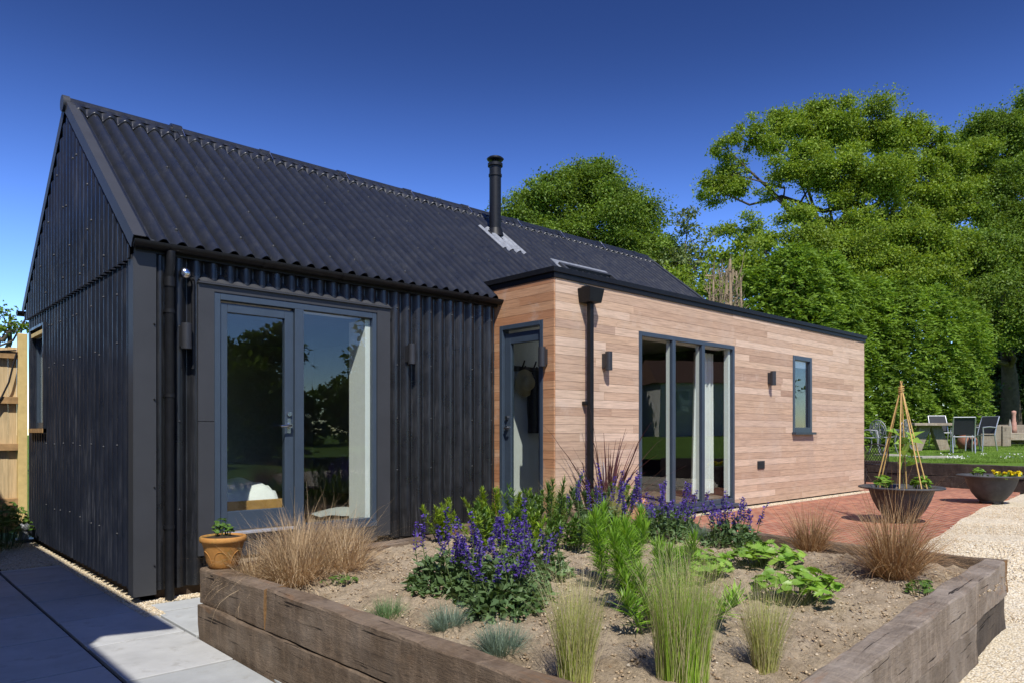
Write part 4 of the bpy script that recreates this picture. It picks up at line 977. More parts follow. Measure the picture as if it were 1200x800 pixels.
def spurge(x, y, stems_, h, label, mat='euph', seed=1, spread=.12, L=.085, W=.011, dens=140, group=None, loc=None, name='spurge_plant', cat='spurge'):
    rg = np.random.default_rng(seed); t = thing(name, label, cat, loc or onsoil(x,y), 0, group)
    for i in range(stems_):
        a = rg.uniform(0,6.28); r = spread*math.sqrt(rg.random()); b = Vector((r*math.cos(a), r*math.sin(a), 0)); H = h*rg.uniform(.55,1.0)
        top = b + Vector((.9*r*math.cos(a)+rg.normal(0,.06), .9*r*math.sin(a)+rg.normal(0,.06), H)); mid = (b+top)/2+Vector((rg.normal(0,.015),rg.normal(0,.015),0))
        sv, sf = stalk([b, mid, top], [.006,.005,.003], 5)
        m = int(dens*H/.4); f = rg.uniform(.10,1.0,m)**.8; pts = np.array(b)[None]*(1-f)[:,None]+np.array(top)[None]*f[:,None]
        aa = np.arange(m)*2.4; el = .30+.95*f**2.5+rg.normal(0,.28,m)
        D = np.stack([np.cos(aa)*np.cos(el), np.sin(aa)*np.cos(el), np.sin(el)],1); Lm = L*(.65+.55*rg.random(m))*(.75+.45*f-.35*f**6)
        lv, lf = leaf_quads(pts, D, np.tile([0,0,1.0],(m,1))+rg.normal(0,.2,(m,3)), Lm, W*(.8+.5*rg.random(m)), .15)
        V, F = join([(sv,sf),(lv,lf)]); npmesh('shoot', V, F, [M['stem'],M[mat]], t, mi=np.concatenate([np.zeros(len(sf)), np.ones(len(lf))]))
    return t
def trifoliate(x, y, wx, wy, h, nl, label, seed=1, size=.062, mat='straw', name='strawberry_plant', cat='leafy plant', loc=None, group=None, rot=0):
    rg = np.random.default_rng(seed); t = thing(name, label, cat, loc or onsoil(x,y), rot, group); st = MB(); parts = []
    for i in range(nl):
        a = rg.uniform(0,6.28); r = math.sqrt(rg.random()); b = np.array([wx*.6*r*math.cos(a), wy*.6*r*math.sin(a), 0.])
        tip = np.array([wx*r*math.cos(a), wy*r*math.sin(a), h*(1.05-.5*r*r)*rg.uniform(.55,1.1)+.01])
        st.tube([b, (b+tip)/2+np.array([0,0,.02]), tip], .0022, 4, caps=False)
        up = unit(np.array([[.45*r*math.cos(a)+rg.normal(0,.38), .45*r*math.sin(a)+rg.normal(0,.38)-.12, 1.]]))[0]
        ax = unit(np.cross(np.array([[math.sin(a), -math.cos(a), rg.normal(0,.3)]]), up[None]))[0]
        for k in (-1,0,1):
            ca, sa = math.cos(k*1.15), math.sin(k*1.15); dv = ax*ca+np.cross(up, ax)*sa; dv = dv - up*rg.uniform(.1,.5); sz = size*rg.uniform(.7,1.15)
            sd = np.cross(dv, up)
            # toothed oval leaf as a fan
            m = 11; pts = [tip]
            for q_ in range(m):
                f = q_/(m-1); ang = (f-.5)*2; 
                l_ = sz*(.5+.5*math.cos(ang*1.5))*(1 if q_ % 2 else .74)*1.35; w_ = sz*.52*math.sin(ang*1.57)*(1 if q_ % 2 else .74)
                pts.append(tip + dv*l_ + sd*w_ + up*(abs(ang)*.12*sz))
            V = np.array(pts); F = np.array([(0,q_+1,q_+2) for q_ in range(m-1)]); parts.append((V,F))
    st.build('stalks', M['stem'], t); V, F = join(parts); npmesh('leaves', V, F, M[mat], t); return t

# sage clumps
salvia(.90,-3.06,.27,.30,.20,15,.46,'leafy purple sage at the left of the big clump, rising from bare soil', 3, 850)
salvia(.90,-3.46,.27,.30,.20,22,.47,'densest purple sage in the middle of the big flowering clump', 4, 900)
salvia(.72,-3.72,.20,.17,.14,8,.34,'low leafy sage at the near edge of the clump beside the blue fescue', 5, 600)
salvia(1.50,-3.10,.26,.26,.20,9,.49,'taller loose sage at the back right of the big purple clump', 6, 700)
salvia(3.62,-3.32,.24,.22,.18,20,.44,'small sage beside the far corner of the bed near the brown sedge', 7, 600)
salvia(3.45,-2.72,.26,.24,.24,20,.50,'sage in front of the sliding door with dense dark leaves', 8, 700)
salvia(3.15,-2.30,.26,.24,.26,17,.62,'tall sage in front of the dark purple cordyline', 9, 700)
salvia(3.95,-2.55,.2,.2,.2,13,.48,'slender sage at the bed edge by the window step', 10, 500)
# green filler plants
GY = 'yellow green spurges by the barn wall'; GE = 'bright green spurges in mid bed'; GP = 'green perennials at the back of the bed'
spurge(1.98,-1.50,12,.36,'bright yellow green spurge nearest the french window', 'euphy', 11, .11, .055, .009, 210, GY)
spurge(2.72,-1.42,14,.44,'yellow green spurge below the last lamp of the black wall', 'euphy', 12, .14, .055, .009, 210, GY)
spurge(1.58,-3.72,6,.50,'tall bright green spurge behind the feather grasses in mid bed', 'euph', 13, .13, .098, .0064, 300, GE)
spurge(1.86,-3.52,4,.42,'bright green spurge with one upright stem leaning to the house', 'euph', 14, .10, .098, .0064, 300, GE)
spurge(1.26,-4.26,7,.48,'bright green spurge just behind the tallest feather grass', 'euph', 15, .13, .105, .0066, 300, GE)
spurge(1.10,-4.44,7,.24,'low sprawling spurge with drooping leaves beside the tallest feather grass', 'euph', 16, .18, .11, .010, 260, GE)
spurge(2.25,-1.95,22,.34,'leafy green perennial behind the purple sage clump','ivy',30,.26,.065,.022,110,GP,None,'perennial_plant','perennial')
spurge(2.85,-1.90,9,.52,'tall thin stemmed perennial before the entrance door','ivy',31,.22,.08,.012,70,GP,None,'perennial_plant','perennial')
spurge(2.45,-2.50,20,.27,'mid green perennial between the sage clump and bare soil','ivy',32,.24,.065,.020,110,GP,None,'perennial_plant','perennial')
spurge(2.00,-2.30,18,.33,'lime green perennial with broad leaves at the back of the sages','lime',33,.22,.06,.022,90,GP,None,'perennial_plant','perennial')
spurge(3.05,-1.60,16,.36,'green perennial at the back sleeper before the door sill','ivy',34,.24,.06,.018,100,GP,None,'perennial_plant','perennial')
spurge(3.60,-1.95,14,.38,'dull green perennial below the rainwater pipe','sage',35,.22,.06,.018,100,GP,None,'perennial_plant','perennial')
# low strawberry plants
GT = 'strawberry plants in the raised bed'
trifoliate(2.42,-3.72,.50,.28,.13,110,'low spreading strawberry plant in the middle of the bed',41,.054, group=GT, rot=.6)
trifoliate(2.98,-3.95,.32,.28,.13,72,'strawberry plant in front of the left brown sedge',42,.054, group=GT)
trifoliate(2.08,-4.62,.26,.26,.17,70,'strawberry plant nearest the right sleeper wall with dark shade below',43,.050, group=GT)
# sedges
GS = 'brown sedge tufts'
sedge(.60,-1.62,.46,760,'straw coloured sedge just right of the terracotta pot, tallest of the mass','carexpale',51,1.25,.9,.12,group=GS,wd=.0026)
sedge(.40,-2.00,.44,800,'straw coloured sedge spilling over the left sleeper wall','carexpale',52,1.5,1.1,.14,group=GS,wd=.0026)
sedge(.98,-1.52,.40,620,'straw coloured sedge below the fixed pane of the french window','carexpale',53,1.3,.9,.12,group=GS,wd=.0026)
sedge(.72,-2.02,.40,640,'straw coloured sedge on the bare soil side of the mass','carexpale',57,1.5,1.1,.14,group=GS,wd=.0026)
sedge(.24,-1.72,.34,300,'thin straw coloured sedge trailing behind the terracotta pot','carexpale',58,1.5,1.2,.08,group=GS,wd=.0024)
sedge(3.90,-3.86,.46,520,'brown sedge at the far corner of the bed','carex',54,1.2,.8,.07,group=GS,wd=.0025)
sedge(3.18,-4.74,.58,760,'largest rust brown sedge beside the right sleeper wall','carex',55,1.25,1.1,.09,group=GS,wd=.0025)
sedge(3.62,-4.60,.48,520,'brown sedge arching over the end of the right sleeper wall','carex',56,1.4,1.1,.08,group=GS,wd=.0025)
# feather grasses and fescues
GF = 'feather grass tufts'
feather(.30,-4.58,.46,420,'pale feather grass at the near edge, left of the other two',61,.22,group=GF,r0=.06)
feather(.56,-4.90,.48,760,'tallest and greenest feather grass in the foreground',62,.14,480,group=GF,mat='stipagreen',r0=.10)
feather(.98,-5.02,.38,300,'small pale feather grass before the strawberry plant',63,.34,group=GF,r0=.045)
feather(3.55,-1.40,.52,380,'wispy feather grass before the entrance door',64,.45,group=GF)
feather(4.05,-1.75,.45,420,'wispy pale feather grass at the corner of the timber wing',65,.5,group=GF)
GB = 'blue fescue tufts'
fescue(.33,-3.20,.15,420,'greenest small fescue tuft, nearest the sedge',71,GB,'fescuegreen')
fescue(.40,-3.64,.17,620,'middle blue grey fescue tuft along the left sleeper wall',72,GB)
fescue(.36,-4.08,.19,760,'largest blue grey fescue tuft along the left sleeper wall',73,GB)
fescue(3.75,-2.95,.22,420,'blue grey fescue tuft between the two far sages',74,GB)
# tiny weeds by the right wall
trifoliate(2.95,-4.98,.22,.10,.05,40,'patch of tiny green weeds by the right sleeper wall',81,.022,'ivy','weed_patch','weeds', rot=.1)
trifoliate(.52,-2.35,.14,.10,.04,26,'patch of tiny weeds below the straw coloured sedge',82,.02,'ivy','weed_patch','weeds')
# plant labels lying on the soil
mb = MB(); mb.box(-.035,.035,-.008,.008,0,.003); o = mb.build('plant_label', M['white'], loc=(1.22,-3.98,soil_z(1.22,-3.98)+.012), rot=(.15,.2,.5)); tag(o, 'small white plant label lying on the soil', 'plant label')

def at_(u, f): r = (u-600)/851*f; return (CAM.x+math.sin(YAW)*r+math.cos(YAW)*f, CAM.y-math.cos(YAW)*r+math.sin(YAW)*f)
# cordyline behind the bed
cdl = thing('cordyline', 'dark purple cordyline with long arching sword leaves by the timber wall', 'cordyline', (*at_(712,8.15),PAT))
rg = np.random.default_rng(90)
def sword(n, h, seed, wd, lean, droop):
    V, F = blades(n, h, lean, droop, wd, .04, seed, 9, .45); return V, F
V, F = join([sword(70, 1.15, 91, .016, 1.3, 1.0), sword(26, 1.45, 92, .015, .65, .45)]); V[:,2] += .05
npmesh('leaves', V, F, M['cordy'], cdl)
mb = MB(); mb.tube([(0,0,0),(0,0,.25)], [.05,.04], 8); mb.build('stem', M['bark'], cdl)

# pots
def pot(name, label, loc, prof, mat, parent_cat='plant pot', band=None):
    t = thing(name, label, parent_cat, loc); mb = MB(); mb.lathe(prof, 36); mb.build('pot_body', mat, t)
    ri, zi = prof[-1][0], prof[-1][1]
    mb = MB(); mb.lathe([(ri+.004, zi+.02),(ri*.5, zi+.035),(0, zi+.04)], 24); mb.build('compost', M['compost'], t); return t
tp = pot('terracotta_pot','small terracotta pot standing on the left corner of the sleeper wall',(.10,-1.52,BT),[(0,0),(.085,0),(.092,.01),(.10,.03),(.128,.14),(.136,.172),(.150,.178),(.154,.192),(.152,.208),(.146,.214),(.136,.214),(.132,.20),(.128,.18)],M['terra'])
mb = MB()
for k in range(6):
    mb.tube([((.098+.26*(z_-.02))*math.cos(k*1.047+a),(.098+.26*(z_-.02))*math.sin(k*1.047+a),z_) for a, z_ in [(.42*math.cos(q_), .035+.085*math.sin(q_)) for q_ in np.linspace(0,3.14159,18)]], .0028, 5)
mb.build('relief_band', M['terra'], tp)
trifoliate(0,0,.075,.075,.11,22,'small green seedling growing in the little terracotta pot',95,.032,'ivy','pot_plant','pot plant',loc=(.10,-1.52,BT+.20))
bp = pot('terracotta_pot','large pale terracotta pot by the left end of the sliding door',(*at_(739,8.0),PAT),[(0,0),(.12,0),(.13,.02),(.165,.26),(.172,.30),(.185,.31),(.19,.35),(.18,.37),(.165,.37),(.16,.34)],M['terra2'])
spurge(0,0,16,.18,'lime green bushy plant in the large pale terracotta pot','lime',96,.11,.04,.016,150,loc=(*at_(735,8.0),PAT+.36))
# planter bowls
def bowl(label, loc, rot):
    t = thing('planter_bowl', label, 'planter', loc, rot, 'grey planter bowls on the patio'); mb = MB()
    wob = None
    prof = [(.13,.03),(.16,.04),(.20,.075),(.265,.16),(.32,.27),(.35,.36),(.362,.40),(.455,.412),(.475,.418),(.48,.43),(.465,.440),(.37,.434),(.345,.42),(.33,.38)]
    mb.lathe(prof, 48); mb.build('bowl', M['bowl'], t)
    mb = MB(); mb.lathe([(.33,.385),(.2,.40),(0,.41)], 30); mb.build('compost', M['compost'], t)
    mb = MB(); n = 64; vs = []
    for i in range(n):
        a = 2*math.pi*i/n; s_ = max(0, math.sin(6*a)); vs += [(.165*math.cos(a),.165*math.sin(a),.0+.03*(s_**.5)), (.155*math.cos(a),.155*math.sin(a),.055), (.13*math.cos(a),.13*math.sin(a),.0+.03*(s_**.5))]
    mb.add(vs, [(3*i,3*((i+1)%n),3*((i+1)%n)+1,3*i+1) for i in range(n)]+[(3*i+2,3*i,3*i+1,3*i+1) and (3*i+2,3*((i+1)%n)+2,3*((i+1)%n),3*i) for i in range(n)], 0, True)
    mb.build('foot_ring', M['bowl'], t)
    return t
B1 = (7.72,-3.22,PAT); B2 = (11.35,-3.28,PAT)
bowl('grey planter bowl holding the bamboo cane wigwam', B1, .2); bowl('grey planter bowl with yellow flowers nearest the right edge', B2, 1.0)
wig = thing('cane_wigwam', 'wigwam of six bamboo canes tied at the top in the planter bowl', 'cane wigwam', (B1[0],B1[1],PAT+.36))
for i in range(6):
    a = i*1.047+.12+.25*math.sin(i*2.3); mb = MB(); r = .29
    mb.tube([(r*math.cos(a),r*math.sin(a),0),(.01*math.cos(a),.01*math.sin(a),1.26),(-.012*math.cos(a),-.012*math.sin(a),1.34+.03*math.sin(i*2))], [.0085,.0075,.007], 7); mb.build('cane', M['cane'], wig)
mb = MB(); mb.tube([(.03*math.cos(a),.03*math.sin(a),1.23+.004*a) for a in np.linspace(0,18,60)], .006, 5); mb.build('twine', M['cane'], wig)
rg = np.random.default_rng(97)
def bigleaf(name, label, loc, n, seed, hmax, size, cat='bean plant', rx=.2, low=.03):
    trifoliate(0,0,rx,rx,hmax,n,label,seed,size,'straw',name,cat,loc=loc)
bl = (B1[0],B1[1],PAT+.40)
trifoliate(0,0,.14,.12,.14,26,'young bean plant at the left side of the cane wigwam',98,.062,'straw','bean_plant','bean plant',loc=(bl[0]-.17,bl[1]+.14,bl[2]),group='bean plants in the wigwam bowl')
trifoliate(0,0,.14,.12,.15,26,'young bean plant at the right side of the cane wigwam',99,.066,'straw','bean_plant','bean plant',loc=(bl[0]+.12,bl[1]-.18,bl[2]),group='bean plants in the wigwam bowl')
cb = thing('bean_plant','climbing bean with large leaves halfway up the bamboo canes','bean plant',(bl[0]+.05,bl[1]-.02,bl[2]),0,'bean plants in the wigwam bowl')
mb = MB(); mb.tube([(.02*math.cos(9*z),.02*math.sin(9*z),z) for z in np.linspace(0,.72,30)], .004, 5); mb.build('vine', M['stem'], cb)
n = 16; P = np.stack([rg.normal(0,.03,n), rg.normal(0,.03,n), rg.uniform(.25,.72,n)],1); D = rand_dirs(n,rg,-.5); V, F = leaf_quads(P,D,rand_dirs(n,rg,.8),rg.uniform(.12,.21,n),rg.uniform(.09,.15,n)); npmesh('leaves', V, F, M['straw'], cb)
yf_ = thing('flower_plant','yellow pansies flowering in the right planter bowl','flowers',(B2[0]+.05,B2[1]-.22,PAT+.41))
n = 90; cen = np.stack([rg.normal(0,.12,9), rg.normal(0,.10,9), rg.uniform(.04,.075,9)],1); P = cen[rg.integers(0,9,n)]+rg.normal(0,.006,(n,3)); D = rand_dirs(n,rg,.5); V, F = leaf_quads(P,D,rand_dirs(n,rg,2),.05,.05); npmesh('petals', V, F, M['yellow'], yf_)
n = 80; P = np.stack([rg.normal(0,.12,n), rg.normal(0,.10,n), rg.uniform(0,.05,n)],1); V, F = leaf_quads(P,rand_dirs(n,rg,.5),rand_dirs(n,rg,1),.06,.03); npmesh('leaves', V, F, M['straw'], yf_)
trifoliate(0,0,.12,.10,.14,22,'green seedling leaning over the rim of the right planter bowl',100,.045,'straw','bowl_seedling','seedling',loc=(B2[0]-.14,B2[1]+.14,PAT+.40))

# ------------------------------------------------------------------ garden furniture
def lz(x, y): return lawn_z(x, y) + .03*math.sin(x*.9)*math.cos(y*.7)
def sling_chair(label, x, y, rz, group='black sling chairs round the rustic table'):
    t = thing('sling_chair', label, 'chair', (x,y,lz(x,y)), rz, group)
    for s_ in (-1,1):
        X_ = .25*s_
        mb = MB(); mb.tube([(X_,-.24,0),(X_*.98,-.22,.30),(X_*.98,-.20,.46),(X_,-.22,.63)], .017, 8); mb.build('leg', M['chairalu'], t)
        mb = MB(); mb.tube([(X_,.30,0),(X_,.22,.30),(X_,.20,.46),(X_,.27,.70),(X_*.97,.37,.94)], .017, 8); mb.build('leg', M['chairalu'], t)
        mb = MB(); mb.tube([(X_,-.23,.64),(X_*1.04,.0,.66),(X_,.26,.64)], .019, 8); mb.build('armrest', M['chairalu'], t)
    mb = MB(); mb.tube([(-.245,.37,.94),(.245,.37,.94)], .015, 8); mb.tube([(-.25,-.21,.43),(.25,-.21,.43)], .014, 8); mb.tube([(-.25,.20,.43),(.25,.20,.43)], .014, 8); mb.build('cross_rail', M['chairalu'], t)
    mb = MB(); pr = [(-.22,.445),(-.08,.435),(.08,.43),(.19,.45)]; vs = [(x_,y_,z_+dz) for y_,z_ in pr for x_ in (-.235,.235) for dz in (0,)]
    mb.add(vs, [(2*i,2*i+1,2*i+3,2*i+2) for i in range(3)], 0, True); vs = [(x_,y_,z_-.012) for y_,z_ in pr for x_ in (-.235,.235)]; mb.add(vs, [(2*i,2*i+2,2*i+3,2*i+1) for i in range(3)]); mb.build('seat', M['sling'], t)
    mb = MB(); pr = [(.215,.48),(.25,.60),(.285,.72),(.36,.93)]
    mb.add([(x_,y_,z_) for y_,z_ in pr for x_ in (-.232,.232)], [(2*i,2*i+1,2*i+3,2*i+2) for i in range(3)], 0, True); mb.add([(x_,y_-.012,z_) for y_,z_ in pr for x_ in (-.232,.232)], [(2*i,2*i+2,2*i+3,2*i+1) for i in range(3)]); mb.build('backrest', M['sling'], t)
    return t
VX, VY = math.cos(YAW), math.sin(YAW)      # the view direction on the ground
RX, RY = VY, -VX
def fr_(r, f): return (CAM.x+RX*r+VX*f, CAM.y+RY*r+VY*f)
def at(u, f): return fr_((u-600)/851*f, f)
def lawn_at(u, f): x, y = at(u, f); return (x, y, lz(x, y))
FA = YAW - rad(90)      # rotation that makes local +y point away from the viewer
x, y = at(1128,19.3); sling_chair('black sling chair at the near end of the table, its back to the right', x, y, FA+rad(180-25))
x, y = at(1149,19.6); sling_chair('rightmost black sling chair, seen sideways beside the chiminea', x, y, FA-rad(72))
x, y = at(1104,21.6); sling_chair('black sling chair behind the rustic table, only its back showing', x, y, FA+rad(-8))
def cast_chair(label, x, y, rz):
    t = thing('cast_chair', label, 'chair', (x,y,lz(x,y)), rz, 'ornate silver chairs left of the table')
    for sx in (-1,1):
        for sy in (-1,1):
            mb = MB(); mb.tube([(.21*sx,.2*sy,.44),(.20*sx,.20*sy,.25),(.25*sx,.27*sy,0)], [.018,.014,.016], 7); mb.build('leg', M['castalu'], t)
        mb = MB(); mb.tube([(.24*sx,.22,.62),(.28*sx,.05,.66),(.27*sx,-.16,.64),(.21*sx,-.2,.45)], .015, 7); mb.build('armrest', M['castalu'], t)
    mb = MB(); mb.lathe([(0,.44),(.24,.44),(.25,.45),(.24,.462),(0,.462)], 24); mb.build('seat', M['castalu'], t)
    mb = MB(); mb.tube([(.23*math.cos(a),.24+.05*math.sin(a)*.6,.66+.25*math.sin(a)) for a in np.linspace(-.6,3.74,26)], .014, 7)
    for k in range(-3,4): mb.tube([(.06*k*.7,.23,.46),(.07*k,.25+.02*(k%2),.66),(.05*k,.265,.66+.235*math.cos(k*.36))], .010, 6)
    for (cx, cz, r) in ((-.1,.72,.06),(.1,.72,.06),(0,.62,.06),(0,.80,.05),(-.12,.6,.045),(.12,.6,.045)): mb.tube([(cx+r*math.cos(a),.25,cz+r*math.sin(a)) for a in np.linspace(0,6.283,14)], .010, 6)
    mb.build('backrest', M['castalu'], t); return t
x, y = at(1019,19.2); cast_chair('dark grey ornate metal chair beside the timber wall corner', x, y, FA+rad(60))
x, y = at(1035,19.6); cast_chair('ornate silver chair in the middle of the three', x, y, FA+rad(120))
x, y = at(1052,20.0); cast_chair('ornate silver chair with a pierced back at the table end', x, y, FA+rad(205))
tx, ty = at(1089,20.5); tb = thing('garden_table', 'rustic plank table on crossed slab legs under the hedge', 'table', (tx,ty,lz(tx,ty)), FA)
mb = MB(); mb.box(-.62,.66,-.38,-.12,.70,.775); mb.box(-.60,.64,-.115,.14,.70,.772); mb.box(-.62,.65,.145,.40,.70,.776); mb.build('tabletop', M['oldwood'], tb, bevel=.01)
for s_ in (-.28, .28):
    mb = MB(); mb.hexa([(s_-.30,-.08,0),(s_+.02,-.08,0),(s_+.02,.08,0),(s_-.30,.08,0),(s_-.02,-.08,.70),(s_+.30,-.08,.70),(s_+.30,.08,.70),(s_-.02,.08,.70)] if s_ < 0 else [(s_-.02,-.08,0),(s_+.28,-.08,0),(s_+.28,.08,0),(s_-.02,.08,0),(s_-.28,-.08,.70),(s_+.02,-.08,.70),(s_+.02,.08,.70),(s_-.28,.08,.70)]); mb.build('leg', M['oldwood'], tb)
x, y, z = lawn_at(1133,20.6); ch = thing('chiminea', 'reddish clay chiminea standing behind the sling chairs', 'chiminea', (x,y,z))
mb = MB(); mb.lathe([(.12,.0),(.20,.02),(.26,.14),(.25,.28),(.16,.42),(.11,.52),(.105,.85),(.13,.88),(.13,.90),(.09,.90)], 24); mb.build('chiminea_body', M['terra3'], ch)
mb = MB(); mb.lathe([(.0,.0),(.085,.0),(.09,.02)], 16, (0,0,0)); o = mb.build('mouth', M['cushion'], ch, loc=(-.155,-.2,.22), rot=(rad(90),0,-.6))
# sleeper bench on the right
x, y, z = lawn_at(1178,21.6); bn = thing('sleeper_bench', 'low bench built from thick old sleepers on the lawn at far right', 'bench', (x,y,z), FA)
mb = MB(); mb.box(-.88,-.28,-.25,.45,0,.62); mb.build('end_block', M['oldwood'], bn, bevel=.02)
mb = MB(); mb.box(-.275,-.03,-.30,.42,0,.60); mb.build('leg', M['oldwood'], bn, bevel=.015)
mb = MB(); mb.box(-.025,1.9,-.27,.25,.18,.40); mb.build('seat', M['oldwood'], bn, bevel=.015)
mb = MB(); mb.box(-.025,1.9,.252,.45,.05,.64); mb.build('backrest', M['oldwood'], bn, bevel=.015)
mb = MB(); mb.box(1.3,1.6,-.2,.2,-.02,.178); mb.build('leg', M['oldwood'], bn)
x, y = at(1188,21.45); mb = MB(); mb.lathe([(.0,0),(.075,0),(.08,.1),(.07,.3),(.055,.34),(.05,.52),(.065,.58),(.06,.64),(.0,.66)], 14)
tag(mb.build('stone_ornament', M['pinkstone'], loc=(x,y,z+.40)), 'slim pinkish stone ornament standing on the sleeper bench', 'ornament')
x, y = at(1183.5,21.4); mb = MB(); mb.lathe([(.05,0),(.045,.2),(.0,.42)], 10); tag(mb.build('stone_spike', M['slate'], loc=(x,y,z+.40)), 'small grey spike beside the pinkish ornament on the bench', 'ornament')
# stone steps on the lawn
for (u, f, wx, wy, lb) in ((1043,18.2,.26,.3,'flat pale stone slab on the lawn below the silver chairs'),(1092,16.9,.42,.26,'long flat stone slab on the lawn edge right of the canes')):
    x, y, z = lawn_at(u, f); mb = MB(); mb.box(-wx,wx,-wy,wy,-.04,.05); tag(mb.build('stone_slab', M['slate'], loc=(x,y,z), rotz=FA+.1, bevel=.015), lb, 'stone slab')
# lawn blades and daisies: uncountable
n = 60000; f = 15.2+14*RNG.random(n)**1.6; u = RNG.uniform(1000,1215,n); r = (u-600)/851*f
X_ = CAM.x+RX*r+VX*f; Y_ = CAM.y+RY*r+VY*f; Z_ = np.array([lz(a,b) for a,b in zip(X_,Y_)])
kk = X_ > (ret1.x+(ret0.x-ret1.x)*(Y_-ret1.y)/(ret0.y-ret1.y)+.12); X_, Y_, Z_ = X_[kk], Y_[kk], Z_[kk]; n = len(X_)
P = np.stack([X_,Y_,Z_-.005],1); D = rand_dirs(n,RNG,1.6); sd_ = unit(np.cross(D,rand_dirs(n,RNG)))*.006
H_ = RNG.uniform(.025,.06,n)[:,None]; V = np.stack([P-sd_,P+sd_,P+D*H_],1); F = np.arange(3*n).reshape(-1,3)
tag(npmesh('lawn_blades', V, F, M['blade']), 'short grass blades of the sunlit lawn', 'grass', None, 'stuff')
P = []
for (u, f, m) in ((1122,16.6,46),(1119,16.5,20),(1183,16.5,16),(1150,18.2,10),(1187,17.6,10),(1110,18,8)):
    x, y, z = lawn_at(u, f); P.append(np.stack([x+RNG.normal(0,.14,m), y+RNG.normal(0,.10,m), z+RNG.uniform(.02,.06,m)],1))
P = np.concatenate(P); n = len(P); V, F = leaf_quads(P,rand_dirs(n,RNG,.3),rand_dirs(n,RNG,2),.04,.035); tag(npmesh('daisies', V, F, M['petalwhite']), 'white daisies dotted over the lawn edge', 'daisies', None, 'stuff')
# lattice bistro chair behind the corner of the wing
x, y = at(1027,15.1); bc = thing('bistro_chair', 'dark iron lattice chair on the patio by the wing corner', 'chair', (x,y,PAT), FA+rad(150))
for sx in (-1,1):
    for sy in (-1,1):
        mb = MB(); mb.tube([(.2*sx,.18*sy,.44),(.17*sx,.16*sy,.22),(.23*sx,.23*sy,0)], .011, 6); mb.build('leg', M['iron'], bc)
mb = MB()
for k in range(-5,6):
    mb.tube([(.04*k,-.2,.44),(.04*k,.2,.44)], .006, 5); mb.tube([(-.21,.04*k,.445),(.21,.04*k,.445)], .006, 5)
mb.tube([(.21,-.21,.44),(.21,.21,.44),(-.21,.21,.44),(-.21,-.21,.44),(.21,-.21,.44)], .011, 6); mb.build('seat', M['iron'], bc)
mb = MB(); mb.tube([(-.22,.21,.44),(-.24,.25,.70),(-.22,.28,.83),(0,.30,.87),(.22,.28,.83),(.24,.25,.70),(.22,.21,.44)], .012, 6)
for k in range(-6,7):
    for s_ in (-1,1): 
        p0 = Vector((max(-.23,min(.23,.05*k)),.22,.46)); p1 = Vector((max(-.23,min(.23,.05*k+s_*.22)),.275,.84)); mb.tube([p0,p1], .0065, 5)
mb.build('backrest', M['iron'], bc)

